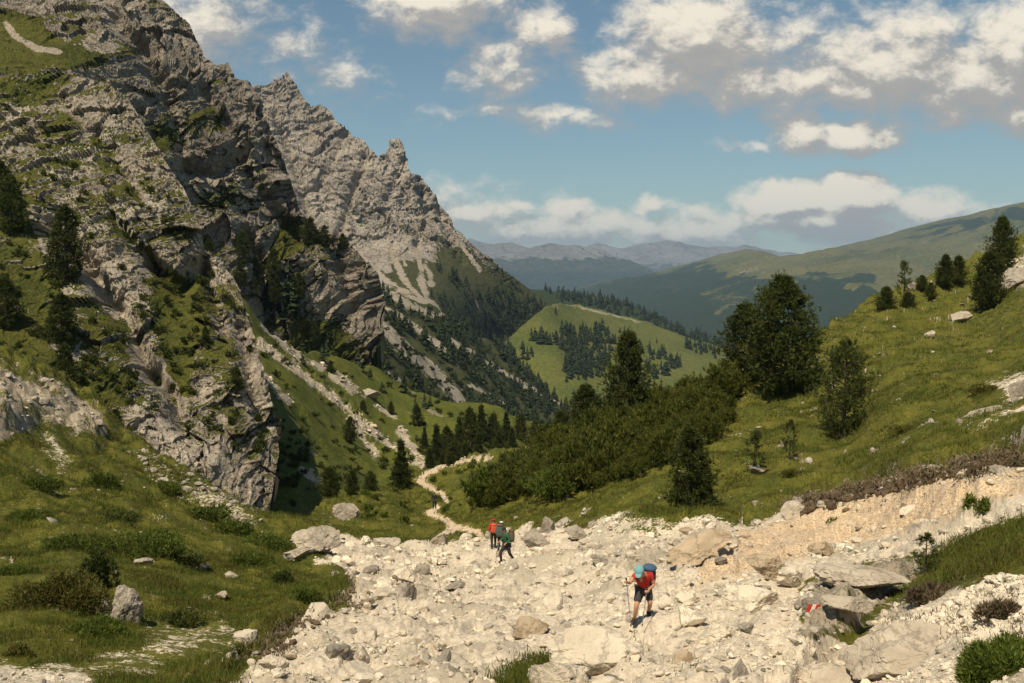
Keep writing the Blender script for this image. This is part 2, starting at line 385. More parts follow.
LIME = rock_mat('pale_limestone', (.78, .68, .52), (.66, .57, .43), (.47, .40, .30))
PALE = rock_mat('weathered_limestone', (.56, .48, .365), (.44, .37, .28), (.33, .28, .21))
GREY = rock_mat('grey_limestone', (.42, .365, .285), (.30, .26, .205), (.52, .46, .36))
OCHRE = rock_mat('ochre_rock', (.56, .44, .295), (.43, .325, .21), (.64, .54, .40))

# ------------------------------------------------------------------ terrain sheets
LAY = {}
def layer(name, top, bot, ctrl, step, disp, maskf, mat, skirt=(40, 30), nsk=14, front=None, kind='structure', label=None, flat=False):
    top = np.array(top, float); bot = np.array(bot, float)
    seg = .5*(np.hypot(*np.diff(top, axis=0).T)+np.hypot(*np.diff(bot, axis=0).T)); cs = np.r_[0, np.cumsum(seg)]
    ns = int(cs[-1]/step)+1; s = np.linspace(0, cs[-1], ns)
    T = np.stack([np.interp(s, cs, top[:, i]) for i in (0, 1)], -1); B = np.stack([np.interp(s, cs, bot[:, i]) for i in (0, 1)], -1)
    nt = int(np.hypot(*(T-B).T).mean()/step)+2; t = np.linspace(0, 1, nt)[:, None, None]
    pix = B[None]*(1-t)+T[None]*t                                # rows bottom -> top
    P = unproj(pix[..., 0], pix[..., 1], tps(ctrl)(pix[..., 0], pix[..., 1]))
    rows = [P]
    if front is not None:
        fr = front(P[0]); rows.insert(0, fr)
    back = P[-1]; out = back.copy(); out[:, 2] = 0; out /= np.linalg.norm(out, axis=1)[:, None]
    kk = (np.arange(1, nsk+1)/nsk)
    sk = np.stack([back + out*(skirt[0]*k**1.6) + np.array([0, 0, -1.])*(skirt[1]*k**1.9) for k in kk])
    rows.append(sk)
    P = np.concatenate(rows, 0); nr = P.shape[0]
    def nrm(P):
        du = np.gradient(P, axis=1); dv = np.gradient(P, axis=0); n = np.cross(du, dv)
        return n/np.maximum(np.linalg.norm(n, axis=-1, keepdims=True), 1e-12)
    nn = nrm(P)
    px, py = proj(P)
    P = disp(P, nn, px, py)
    nn = nrm(P); px, py = proj(P)
    M = maskf(P, nn, px, py)
    V = P.reshape(-1, 3)
    idx = np.arange(nr*ns).reshape(nr, ns)
    Fc = np.stack([idx[:-1, :-1], idx[:-1, 1:], idx[1:, 1:], idx[1:, :-1]], -1).reshape(-1, 4)
    me = mesh_np(name, V, Fc, smooth=not flat); set_attr(me, 'mask', M.reshape(-1, 3))
    o = link(name, me, mat); tag(o, label, kind=kind)
    LAY[name] = dict(V=V, n=nn.reshape(-1, 3), px=px.ravel(), py=py.ravel(), M=M.reshape(-1, 3), o=o)
    return o
def place(lay, px, py, r=2.5):
    D = LAY[lay]; d = np.hypot(D['px']-px, D['py']-py)
    c = np.where(d < r)[0]
    if len(c) == 0: return D['V'][np.argmin(d)]
    y = D['V'][c, 1]; c = c[y < y.min()*1.08]
    return D['V'][c[np.argmin(d[c])]]

# ---- near ground: banks, gully, right hill
GULLY = [(190, 800), (225, 690), (262, 652), (300, 626), (345, 604), (350, 575), (322, 562), (312, 540), (322, 524), (350, 538), (385, 545), (430, 545), (450, 537), (480, 541), (520, 528),
         (560, 527), (600, 522), (640, 512), (672, 520), (700, 516), (745, 522), (790, 507), (850, 492), (900, 479), (960, 466), (1024, 456), (1200, 430), (1200, 470), (1024, 517), (965, 540), (925, 560), (900, 590), (868, 612), (850, 640), (800, 690), (780, 800)]
EARTH = [(700, 552), (745, 528), (800, 512), (900, 484), (1024, 461), (1200, 432), (1200, 452), (1024, 500), (930, 520), (880, 540), (800, 556), (745, 578), (690, 590)]
LIP = [(745, 523), (790, 508), (815, 497), (850, 492), (900, 480), (960, 466), (1024, 455), (1200, 425)]
TRAIL = [[(492, 457), (465, 460), (442, 466), (428, 472), (419, 481), (430, 487), (440, 492), (447, 500)], [(437, 508), (427, 513), (447, 520), (456, 527), (440, 535)], [(456, 527), (478, 531), (482, 538)], [(620, 590), (680, 575), (740, 560)]]
TOPA = [(-150, 335), (-60, 345), (0, 362), (30, 368), (60, 385), (85, 398), (110, 422), (160, 455), (205, 482), (250, 505), (285, 516), (310, 512), (335, 498), (370, 492), (400, 484), (440, 466), (470, 458), (495, 455), (515, 448), (540, 438), (580, 424), (640, 410),
        (690, 396), (725, 386), (760, 368), (800, 347), (835, 322), (870, 300), (910, 283), (960, 262), (1000, 243), (1024, 231), (1180, 170)]
CTA = [(512, 700, 15.5), (400, 683, 17.5), (640, 622, 24.5), (500, 562, 54), (496, 549, 64), (430, 525, 84), (434, 510, 99), (330, 520, 78), (350, 560, 56), (250, 600, 38), (150, 660, 23), (0, 683, 19), (0, 600, 31), (100, 620, 28),
       (200, 560, 47), (0, 500, 52), (100, 500, 58), (200, 500, 74), (0, 400, 78), (100, 425, 92), (280, 530, 66), (0, 450, 62), (0, 365, 88), (110, 423, 95), (200, 480, 88), (280, 515, 80), (330, 500, 95), (400, 490, 110), (440, 468, 128), (495, 456, 150),
       (430, 480, 115), (540, 500, 74), (500, 520, 74), (480, 490, 95), (560, 510, 66), (620, 500, 58), (660, 520, 48), (690, 510, 47), (560, 430, 118), (640, 412, 108), (720, 387, 98), (580, 460, 90), (650, 450, 80), (700, 430, 74), (750, 470, 55),
       (800, 347, 100), (790, 395, 82), (845, 435, 62), (870, 300, 120), (960, 262, 150), (1024, 232, 170), (1024, 300, 95), (985, 305, 115), (1024, 380, 50), (900, 400, 60), (1024, 450, 31), (900, 480, 35), (800, 505, 40), (730, 515, 44),
       (1024, 478, 28.5), (900, 505, 32.5), (800, 530, 37), (700, 545, 41), (1024, 520, 20), (900, 560, 24), (800, 570, 28), (700, 580, 31), (640, 560, 40), (580, 550, 49), (1024, 600, 13), (1024, 683, 9), (900, 620, 15.5), (900, 683, 11.5),
       (780, 620, 20), (780, 683, 14), (650, 683, 15.5), (-150, 683, 18), (-150, 500, 48), (-150, 340, 80), (1180, 683, 7.5), (1180, 450, 20), (1180, 170, 170), (512, 760, 12), (0, 760, 14), (1024, 760, 7), (200, 700, 18)]
def lerp3(a, b, t): return a*(1-t)+b*t
def gm(px, py, w=6): return sstep(-w, w, sdp(px, py, GULLY))
def dispA(P, n, px, py):
    Y = P[..., 1]; g = gm(px, py); up = np.zeros_like(P); up[..., 2] = 1
    far = np.clip(Y/40., .45, 3.0)
    gr = fbm(P, 5.5, 4, k=1)*.8*far + fbm(P, 1.6, 3, k=9)*.38*np.clip(far, .45, 1.4)
    hb, _ = facet(P+fbm(P, .8, 2, k=3)[..., None]*.3, 1.5, 5); hs, _ = facet(P, .42, 8)
    gu = ridged(P, 6.5, 4, k=21)*.85 + fbm(P, 1.6, 5, gain=.62, k=22)*.55 + hb*.12
    # outcrops of rock in the right foreground and the left crest
    oc = sstep(-10, 12, sdp(px, py, [(820, 700), (835, 640), (870, 610), (905, 575), (1030, 560), (1200, 560), (1200, 760), (800, 760)]))
    oc2 = sstep(-8, 12, sdp(px, py, [(-160, 320), (0, 355), (60, 380), (112, 415), (120, 432), (95, 448), (40, 425), (0, 440), (-160, 430)]))
    hgt = gr*(1-g)+gu*g + oc2*(ridged(P, 4.5, 4, gain=.55, k=14)*1.5+fbm(P, 1.2, 4, gain=.6, k=15)*.5+.6)
    # undercut bank below the turf lip, bank of the left meadow over the gully
    dl = dpoly(px, py, LIP); sd = np.where(inpoly(px, py, GULLY), -1, 1)*dl
    hgt += .6*np.exp(-((sd-4)/4.)**2)*(px > 735)-.8*np.exp(-((sd+6)/4.5)**2)*(px > 735)
    LB = [(190, 720), (225, 685), (262, 650), (300, 624), (345, 602), (352, 575), (322, 560)]
    d2 = dpoly(px, py, LB); s2 = np.where(inpoly(px, py, GULLY), -1, 1)*d2
    hgt += .55*np.exp(-((s2-8)/9.)**2)-.5*np.exp(-((s2+6)/5.)**2)
    Q = P + up*hgt[..., None]
    lat = fbm(P, 2, 3, k=41)*oc2*1.0
    Q[..., 1] += lat
    return Q
def maskA(P, n, px, py):
    g = gm(px+fbm(P, 2.5, 3, k=50)*22, py+fbm(P, 2.2, 3, k=51)*14, 7)
    nz = np.abs(n[..., 2]); nf = fbm(P, 3.5, 4, k=52); nf2 = fbm(P, 1.1, 3, k=53)
    scree = g.copy()
    for tr in TRAIL: scree = np.maximum(scree, sstep(3.8, 1.0, dpoly(px+nf2*4, py+nf2*3, tr))*.85)
    # bare stony patches inside the grass
    bare = [([(0, 662), (60, 664), (110, 690), (0, 720), (-160, 720), (-160, 660)], .9), ([(130, 612), (220, 605), (260, 640), (230, 665), (110, 680), (60, 690), (60, 660), (130, 640)], .48), ([(30, 640), (60, 600), (75, 610), (50, 650)], .35),
            ([(30, 430), (55, 425), (80, 465), (60, 470)], .6), ([(35, 480), (80, 490), (70, 500), (30, 492)], .5), ([(180, 495), (215, 480), (262, 520), (240, 535)], .6), ([(155, 512), (205, 518), (200, 522), (150, 517)], .8),
            ([(975, 420), (1030, 404), (1030, 412), (965, 428)], .9), ([(985, 380), (1030, 370), (1030, 400), (1005, 405)], .9), ([(1000, 262), (1030, 255), (1030, 285), (1003, 290)], .8), ([(780, 760), (800, 660), (880, 605), (940, 590), (1180, 560), (1180, 780)], .95)]
    for pl, s in bare: scree = np.maximum(scree, sstep(-14, 12, sdp(px+nf*18, py+nf2*10, pl))*s*.8)
    earth = sstep(-8, 8, sdp(px+nf*16, py+nf2*8, EARTH))*.72 + nf*.35
    earth = np.where(sdp(px, py, EARTH) > -10, earth, 0)
    # islands of turf in the gully
    turf = [([(480, 700), (520, 668), (555, 655), (560, 662), (530, 690), (510, 720)], 1), ([(598, 640), (615, 636), (628, 650), (618, 656)], 1), ([(840, 640), (858, 612), (880, 612), (862, 645)], .8), ([(560, 535), (600, 522), (640, 530), (600, 545)], .35), ([(625, 512), (672, 490), (700, 512), (660, 540), (628, 532)], .5)]
    for pl, s in turf: scree = scree*(1-s*sstep(-8, 7, sdp(px+nf2*10, py+nf*8, pl)))
    for tr in TRAIL[:3]: earth = np.maximum(earth, sstep(6, 2, dpoly(px+nf2*4, py+nf2*3, tr))*.58)
    rock = sstep(.86, .62, nz)*.35
    oc2 = sstep(-6, 6, sdp(px, py, [(-160, 330), (0, 362), (60, 380), (112, 418), (105, 440), (60, 425), (30, 432), (0, 445), (-160, 430)]))
    rock = np.maximum(rock, oc2*(.62+nf*.6))
    R = [(0, 300), (1200, 300), (1200, 430), (730, 500)]
    hill = (px > 700) & (py < 520)
    rock = np.where(hill, np.maximum(rock, sstep(.30, .48, nf2+nf*.4)*.75), np.maximum(rock, sstep(.38, .55, nf2+.3*nf)*.65))
    rock = np.maximum(rock, sstep(-4, 8, sdp(px, py, [(560, 545), (600, 535), (665, 535), (700, 560), (640, 575), (590, 565)]))*.55)
    outc = sstep(-9, 12, sdp(px+nf*20, py+nf2*12, [(800, 585), (830, 565), (900, 552), (930, 560), (905, 585), (870, 612), (850, 640), (800, 640)]))
    rock = np.maximum(rock, outc*.7); scree = scree*(1-outc*.8)
    return np.stack([rock, scree, earth], -1)
def frontA(row):
    k = np.linspace(0, 1, 14)[:-1][:, None, None]
    tgt = row.copy(); tgt[:, 0] = row[:, 0]*2.2; tgt[:, 1] = -45; tgt[:, 2] = 2.0+row[:, 0]*.0
    mid = tgt*(1-k)+row[None]*k
    mid[..., 2] = np.where(mid[..., 1] < 1, -1.75, -1.75+(row[None, :, 2]+1.75)*np.clip((mid[..., 1])/np.maximum(row[None, :, 1], 1), 0, 1)**.8)
    return mid
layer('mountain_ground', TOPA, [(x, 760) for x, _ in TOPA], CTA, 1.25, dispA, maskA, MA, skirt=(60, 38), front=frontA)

# ---- left rocky rib
def grooves(px, py, gs):
    o = 0
    for pts, w, d in gs: o = o - d*np.exp(-(dpoly(px, py, pts)/w)**2)
    return o
ROT = np.array(Matrix.Rotation(math.radians(38), 3, 'Y'))
def crag(P, n, big, mid, sml, k, A=(1., 1., 1.)):
    Q = P @ ROT.T * np.array([1.0, 1.0, 1.9])         # beds dip down to the right
    Q = Q + np.stack([fbm(Q, big*.8, 3, k=k+j) for j in range(3)], -1)*big*.28
    a = ridged(Q, big, 4, k=k)*big*.20*A[0]
    f1, _ = facet(Q, mid, k+3); f2, _ = facet(Q, sml, k+4); f3, _ = facet(Q, sml*.42, k+6)
    bz = Q[..., 2]/(mid*.75)+fbm(Q, mid*1.5, 3, k=k+8)*1.1; bz = bz-np.floor(bz); bed = (np.where(bz < .8, bz/.8, (1-bz)/.2)-.5)*mid*.20*(.5+fbm(Q, mid*3, 2, k=k+9))
    return a*.45 + bed + f1*mid*.30*A[1] + f2*sml*.42*A[2] + f3*sml*.42*.40*A[2]
TOPB = [(-150, 70), (0, 80), (60, 72), (105, 82), (130, 100), (145, 125), (165, 160), (185, 190), (200, 225), (205, 252), (222, 260), (238, 285), (245, 310), (256, 340), (265, 375), (275, 420), (279, 452), (274, 472)]
BOTB = [(-150, 480), (0, 480), (40, 490), (80, 500), (110, 510), (130, 520), (150, 530), (170, 540), (190, 540), (205, 545), (215, 545), (225, 545), (235, 545), (242, 545), (250, 545), (258, 545), (264, 545), (262, 545)]
CTB = [(0, 400, 112), (0, 200, 150), (0, 80, 188), (-150, 70, 190), (-150, 450, 100), (100, 420, 116), (100, 250, 146), (60, 150, 168), (105, 85, 186), (145, 130, 178), (165, 200, 158), (200, 235, 157), (180, 300, 147), (200, 400, 130), (225, 262, 160), (240, 300, 154),
       (230, 380, 133), (278, 440, 133), (255, 440, 128), (150, 500, 104), (260, 520, 116), (150, 430, 116)]
GRB = [([(50, 225), (85, 262), (110, 300), (130, 330), (150, 372)], 9, 4.5), ([(150, 262), (178, 285), (203, 268)], 9, 5), ([(205, 262), (212, 300), (226, 340)], 6, 2.5), ([(150, 372), (172, 395), (182, 425)], 8, 4.5), ([(60, 95), (110, 150), (140, 200)], 6, 1.5),
       ([(15, 390), (55, 400), (100, 415)], 8, 2.0), ([(110, 215), (150, 262)], 6, 2.5), ([(240, 330), (250, 380), (262, 430)], 7, 3.0)]
def dispB(P, n, px, py):
    a = crag(P, n, 26, 7.5, 2.3, 101)*.78
    gr = sstep(-8, 10, sdp(px, py, [(150, 285), (165, 275), (195, 288), (205, 330), (195, 345), (190, 390), (175, 400), (160, 340)]))
    lowleft = sstep(-20, 25, sdp(px, py, [(-160, 190), (10, 200), (50, 250), (70, 330), (110, 420), (0, 400), (-160, 400)]))
    a = a*(1-.75*gr)*(1-.55*lowleft) + grooves(px, py, GRB)
    d = n*np.sign(-n[..., 1:2]); d = d*.32; d[..., 1] -= .74; d[..., 2] += .04
    return P + d*a[..., None]
def maskrock(P, n, px, py, t0, t1, fsc, patches, k, screes=(), base=0.0, amp=.5):
    up = np.abs(n[..., 2])*np.sign(1)
    # smooth the slope a little so that patches hold together
    nf = fbm(P, fsc, 4, k=k); nf2 = fbm(P, fsc*.25, 3, k=k+1)
    v = up*.6+.29 + nf*.62 + nf2*.12 + base
    for pl, s in patches: v = v + s*sstep(-8, 8, sdp(px+nf2*14, py+nf*14, pl))
    rock = 1-sstep(t0, t1, v)
    sc = np.zeros_like(rock)
    for pts, w in screes:
        sc = np.maximum(sc, sstep(w*2.8, w*.3, dpoly(px+nf*w*2.2, py+nf2*w*1.6, pts)))
    return np.stack([rock, sc*(.8+nf2*.6+nf*.5), np.zeros_like(rock)], -1)
PB = [([(-160, 190), (8, 200), (42, 240), (60, 330), (30, 350), (-160, 380)], .32), ([(150, 285), (165, 275), (195, 288), (205, 330), (195, 345), (190, 390), (175, 400), (160, 340)], .6),
      ([(60, 460), (200, 480), (260, 545), (0, 545)], .3), ([(-160, 60), (60, 72), (100, 88), (60, 100), (-160, 120)], .25), ([(20, 320), (110, 400), (100, 430), (-160, 400), (-160, 320)], .4), ([(0, 150), (60, 200), (50, 240), (0, 190)], .12), ([(75, 330), (120, 330), (140, 400), (100, 410)], .22), ([(205, 350), (235, 330), (245, 380), (215, 400)], .22), ([(100, 130), (140, 170), (120, 200), (90, 160)], .14)]
layer('rocky_rib', TOPB, BOTB, CTB, 1.15, dispB, lambda P, n, px, py: maskrock(P, n, px, py, .66, .86, 14, PB, 120, [([(78, 400), (130, 440), (190, 480)], 3)], .02), MB_, skirt=(45, 55), flat=True)

# ---- ridge above, with the buttress
TOPC = [(-150, -160), (0, -90), (100, -40), (160, -3), (175, 12), (190, 25), (205, 58), (218, 66), (228, 62), (236, 78), (250, 82), (262, 100), (270, 130), (285, 165), (295, 195), (300, 212), (312, 225), (322, 235), (345, 238), (360, 255), (378, 275), (385, 300), (383, 330), (376, 345)]
BOTC = [(-150, 300), (0, 300), (60, 330), (100, 350), (120, 360), (140, 370), (160, 380), (180, 390), (200, 395), (215, 400), (230, 400), (245, 400), (255, 400), (270, 400), (280, 400), (290, 400), (300, 400), (310, 400), (325, 400), (335, 400), (345, 400), (352, 400), (358, 400), (360, 400)]
CTC = [(-150, -150, 330), (0, -80, 325), (0, 15, 290), (0, 70, 256), (-150, 200, 200), (100, -35, 326), (100, 60, 284), (140, 60, 296), (165, 20, 316), (235, 85, 322), (205, 130, 306), (250, 170, 316), (215, 200, 306),
       (300, 215, 330), (330, 240, 332), (285, 240, 320), (380, 290, 336), (376, 345, 330), (345, 290, 328), (240, 250, 306), (300, 330, 318), (330, 340, 322), (260, 330, 306), (150, 200, 285), (160, 380, 250), (230, 390, 285), (340, 400, 322)]
GRC = [([(118, 22), (140, 45), (158, 75)], 9, 8), ([(165, 90), (178, 130), (185, 165)], 7, 4), ([(245, 235), (262, 265), (268, 320)], 7, 6), ([(188, 170), (215, 178), (235, 160)], 7, 4), ([(205, 90), (235, 140), (255, 190), (300, 240)], 7, 5), ([(140, 110), (160, 135)], 7, 3), ([(330, 245), (345, 275), (352, 310)], 6, 4)]
def dispC(P, n, px, py):
    a = crag(P, n, 60, 17, 5.0, 201)*.66
    gr = sstep(-6, 10, sdp(px, py, [(-160, 10), (20, 15), (60, 40), (100, 62), (40, 75), (-160, 80)]))
    a = a*(1-.7*gr)+grooves(px, py, GRC)
    d = n*np.sign(-n[..., 1:2]); d = d*.32; d[..., 1] -= .74; d[..., 2] += .04
    return P + d*a[..., None]
PC = [([(-160, 5), (20, 14), (35, 18), (60, 45), (100, 62), (60, 68), (-160, 78)], .8), ([(85, 55), (140, 50), (130, 62), (90, 65)], .45), ([(200, 60), (230, 70), (225, 95), (200, 85)], .4), ([(150, 2), (180, 12), (190, 30), (170, 20)], .3), ([(145, 130), (220, 100), (235, 125), (160, 160)], .3),
      ([(190, 195), (235, 180), (250, 205), (205, 215)], .35), ([(272, 245), (285, 215), (302, 222), (300, 245), (275, 262)], .75), ([(205, 240), (235, 240), (230, 290), (215, 290)], .35), ([(260, 280), (340, 330), (340, 400), (240, 400)], .35), ([(300, 320), (400, 345), (400, 400), (280, 400)], .4)]
layer('ridge_cliff', TOPC, BOTC, CTC, 1.2, dispC, lambda P, n, px, py: maskrock(P, n, px, py, .70, .90, 30, PC, 220, [([(5, 22), (15, 35), (35, 48), (60, 52)], 2), ([(278, 222), (270, 240), (262, 258)], 2.5)], .02), MC, skirt=(120, 110), flat=True)

# ---- green slope below, crossed by scree
TOPM = [(225, 296), (243, 303), (270, 335), (300, 350), (340, 362), (372, 362), (400, 378), (440, 398), (480, 405), (520, 425), (560, 430), (620, 440)]
BOTM = [(150, 560), (190, 560), (240, 560), (270, 560), (300, 560), (330, 560), (370, 560), (420, 560), (460, 560), (500, 560), (560, 540), (620, 520)]
CTM = [(243, 305, 230), (270, 335, 235), (290, 400, 190), (330, 355, 290), (372, 362, 315), (440, 398, 325), (520, 425, 330), (620, 440, 350), (300, 450, 168), (280, 500, 142), (250, 470, 148), (400, 480, 185), (480, 450, 230), (380, 420, 250), (330, 540, 130), (450, 540, 160), (200, 540, 130)]
SM = [([(262, 343), (285, 362), (310, 380), (340, 402), (365, 425), (390, 445), (415, 462)], 2.9), ([(262, 325), (285, 345), (300, 358), (322, 368)], 2.6), ([(335, 375), (355, 390)], 3), ([(375, 405), (395, 418)], 1.6), ([(262, 375), (278, 395), (290, 402)], 3), ([(350, 420), (375, 455)], 3), ([(400, 430), (420, 460), (425, 470)], 3), ([(300, 470), (320, 482)], 2.5)]
def dispM(P, n, px, py):
    d = sstep(14, 2, dpoly(px, py, SM[0][0])); f, _ = facet(P, 2.2, 33)
    h = fbm(P, 34, 4, k=301)*5.5 + fbm(P, 5, 3, k=302)*.8 + d*(f*.9+.3)
    Q = P.copy(); Q[..., 2] += h; return Q
def maskM(P, n, px, py):
    M = maskrock(P, n, px, py, .2, .3, 12, [], 320, SM, .6)
    M[..., 1] *= .94; M[..., 0] = sstep(10, 3, dpoly(px, py, SM[0][0]))*.36+sstep(.30, .5, fbm(P, 6, 3, k=322))*.6
    return M
layer('grassy_slope', TOPM, BOTM, CTM, 1.2, dispM, maskM, MM, skirt=(150, 110))

# ---- scree slope beyond
TOPN = [(270, 255), (345, 283), (385, 288), (430, 305), (465, 326), (500, 350), (530, 376), (556, 402)]
BOTN = [(280, 440), (340, 440), (385, 440), (430, 450), (480, 460), (520, 470), (560, 475), (625, 480)]
CTN = [(500, 350, 1060), (556, 402, 1060), (280, 262, 650), (345, 283, 720), (385, 290, 800), (430, 308, 900), (465, 326, 980), (300, 400, 400), (400, 430, 480), (520, 440, 680), (610, 450, 850), (400, 350, 620), (470, 390, 720)]
SN = [([(348, 290), (362, 310), (380, 325), (392, 338), (405, 350), (420, 362), (440, 380), (462, 400)], 4.5), ([(348, 288), (375, 303), (400, 316), (425, 335), (445, 350)], 2.2), ([(400, 340), (425, 365), (445, 390)], 2), ([(452, 342), (480, 358), (510, 376), (545, 398), (560, 402)], 1.9), ([(365, 345), (385, 370), (400, 385)], 2.6), ([(470, 385), (500, 402), (520, 415)], 1.6), ([(355, 320), (375, 350)], 2.4), ([(385, 290), (400, 300), (430, 315), (447, 318)], 2.6)]
def dispN(P, n, px, py):
    Q = P.copy(); Q[..., 2] += fbm(P, 90, 4, k=401)*13 + fbm(P, 12, 3, k=402)*1.6; return Q
layer('scree_slope', TOPN, BOTN, CTN, 1.3, dispN, lambda P, n, px, py: maskrock(P, n, px, py, -.1, .25, 40, [([(340, 280), (400, 300), (460, 390), (400, 400), (340, 350)], -.32)], 420, SN, .05), MN, skirt=(300, 150))

# ---- the peak
TOPD = [(200, 60), (240, 97), (256, 88), (268, 86), (278, 80), (287, 72), (296, 84), (304, 98), (312, 107), (322, 106), (330, 112), (338, 124), (346, 128), (352, 138), (362, 139), (370, 150), (380, 159), (386, 154), (392, 144), (401, 140), (405, 153), (409, 172), (418, 175), (430, 190), (440, 206), (448, 214), (452, 226), (465, 238), (480, 252), (500, 268), (520, 282), (535, 293), (548, 304), (560, 316), (590, 345)]
BOTD = [(200 + (x-200)*1.02, 430) for x, _ in TOPD]
CTD = [(287, 80, 1720), (240, 97, 1650), (200, 60, 1650), (400, 147, 1680), (340, 130, 1690), (330, 170, 1560), (372, 170, 1600), (395, 200, 1560), (460, 236, 1620), (440, 250, 1500), (500, 268, 1600), (560, 316, 1640), (590, 345, 1650), (300, 270, 1300), (360, 260, 1360), (430, 310, 1220), (490, 340, 1480), (540, 340, 1560), (560, 400, 1560), (400, 400, 1050), (250, 400, 1050)]
GRD = [([(275, 115), (288, 150), (302, 185), (308, 220)], 4, 13), ([(366, 155), (356, 185), (345, 215), (338, 235)], 4, 15), ([(404, 160), (395, 185), (385, 205)], 4, 12), ([(420, 180), (428, 215), (418, 245)], 4, 11), ([(345, 135), (330, 165), (318, 190)], 4, 12), ([(440, 210), (450, 240), (462, 262)], 4, 12)]
SD = [([(330, 118), (322, 132), (312, 142)], 2.2), ([(365, 158), (358, 180), (348, 200), (345, 215), (340, 232)], 2.6), ([(262, 100), (275, 120), (285, 145), (298, 165)], 1.6), ([(300, 168), (306, 195), (309, 220)], 1.5), ([(342, 232), (352, 248), (365, 262), (385, 280), (410, 298), (436, 312)], 2.6),
      ([(388, 232), (391, 250), (400, 272), (418, 296), (436, 312)], 2.2), ([(420, 205), (423, 230), (418, 250), (421, 275), (428, 300), (438, 310)], 2.2), ([(397, 238), (405, 265)], 1.3), ([(405, 190), (390, 205), (378, 228)], 1.3), ([(452, 236), (470, 256), (480, 270)], 1.5), ([(425, 262), (432, 285)], 2)]
def dispD(P, n, px, py):
    rk = sstep(-30, 10, -(py-(225+np.clip(px-400, 0, 200)*.18)))
    rk = 1-sstep(236, 262, py - np.clip(px-430, 0, 100)*.35)
    a = crag(P, n, 190, 55, 19, 501, (.7, .55, .8))*(.10+.9*rk) + grooves(px, py, GRD)
    d = n*np.sign(-n[..., 1:2]); d = d*.32; d[..., 1] -= .74; d[..., 2] += .04
    return P + d*(a)[..., None]
def maskD(P, n, px, py):
    M = maskrock(P, n, px, py, .80, 1.0, 90, [([(385, 150), (400, 175), (375, 200)], .12), ([(440, 235), (480, 252), (600, 330), (600, 430), (300, 430), (380, 300), (400, 262), (440, 262)], .75), ([(272, 100), (286, 103), (290, 118), (276, 115)], .3)], 520, SD, -.05)
    return M
layer('rocky_peak', TOPD, BOTD, CTD, .95, dispD, maskD, MD, skirt=(500, 350), flat=True)

# ---- valley meadow and wooded shoulder
TOPE = [(455, 372), (475, 362), (500, 345), (525, 322), (545, 304), (560, 302), (600, 309), (650, 322), (700, 340), (740, 352), (800, 360)]
layer('valley_meadow', TOPE, [(x, 450) for x, _ in TOPE], [(455, 372, 1300), (500, 345, 1400), (525, 322, 1500), (548, 304, 1600), (580, 305, 1800), (650, 322, 2000), (740, 352, 2000), (800, 360, 2000), (480, 440, 1200), (600, 430, 1130), (800, 420, 1250), (560, 350, 1400), (700, 380, 1500)], 1.5,
      lambda P, n, px, py: P + np.array([0, 0, 1.])*(fbm(P, 260, 4, k=601)*13+fbm(P, 40, 3, k=602)*2.2)[..., None],
      lambda P, n, px, py: np.stack([sstep(.3, .6, fbm(P, 50, 3, k=603))*.5, np.maximum(sstep(2.2, .8, dpoly(px, py, [(560, 302), (590, 310), (640, 322)]))*.6, 0*px), 0*px], -1), ME, skirt=(500, 160))
TOPF = [(520, 290), (560, 292), (600, 297), (640, 310), (680, 328), (720, 343), (760, 356), (820, 372)]
layer('wooded_shoulder', TOPF, [(x, 400) for x, _ in TOPF], [(520, 290, 2500), (600, 297, 2600), (700, 336, 2600), (820, 372, 2500), (520, 400, 2300), (820, 400, 2300)], 1.6,
      lambda P, n, px, py: P + np.array([0, 0, 1.])*(fbm(P, 200, 4, k=611)*16)[..., None], lambda P, n, px, py: np.stack([0*px, 0*px, .85+0*px], -1), ME, skirt=(500, 300))

# ---- far ridges
TOPG = [(540, 300), (570, 293), (600, 283), (650, 276), (690, 266), (720, 256), (745, 250), (760, 250), (780, 258), (800, 256), (830, 248), (870, 240), (900, 232), (940, 222), (980, 213), (1024, 205), (1180, 180)]
def fm(px, py, P, k, polys, amp=.5, w=10):
    nf = fbm(P, 900, 4, k=k); nf2 = fbm(P, 220, 3, k=k+1); o = np.zeros_like(px)
    for pl, s in polys: o = np.maximum(o, s*sstep(-w, w, sdp(px+nf*60, py+nf2*16, pl)))
    return o + nf2*amp
def maskG(P, n, px, py):
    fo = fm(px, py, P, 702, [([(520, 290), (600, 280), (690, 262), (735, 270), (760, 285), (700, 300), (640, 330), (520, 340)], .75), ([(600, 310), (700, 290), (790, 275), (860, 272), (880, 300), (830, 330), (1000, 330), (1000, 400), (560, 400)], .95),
        ([(790, 262), (860, 250), (950, 236), (1010, 232), (860, 262), (800, 272)], .45), ([(900, 236), (960, 218), (1024, 206), (1200, 180), (1200, 205), (1024, 222), (930, 238)], .8)], .25, 6)  # dark bands along the crest: cloud shadow painted in with the forest colour
    sc = np.maximum(.7*sstep(-6, 5, sdp(px+fbm(P, 150, 3, k=705)*34, py+fbm(P, 90, 3, k=706)*12, [(742, 262), (752, 262), (775, 272), (765, 276), (738, 275)])), sstep(-7, 3, sdp(px+fbm(P, 120, 3, k=707)*30, py+fbm(P, 90, 3, k=706)*10, [(705, 296), (740, 292), (742, 300), (730, 312), (722, 310), (718, 300)]))*.45)
    sc = np.maximum(sc, sstep(-3, 3, sdp(px+fbm(P, 150, 3, k=705)*30, py+fbm(P, 90, 3, k=706)*8, [(840, 283), (870, 285), (860, 292), (838, 290)]))*.7)
    return np.stack([sstep(.35, .6, fbm(P, 300, 4, k=704))*.45, sc*.85, np.clip(fo*(1-sc), 0, 1)], -1)*np.array([1, .72, 1])
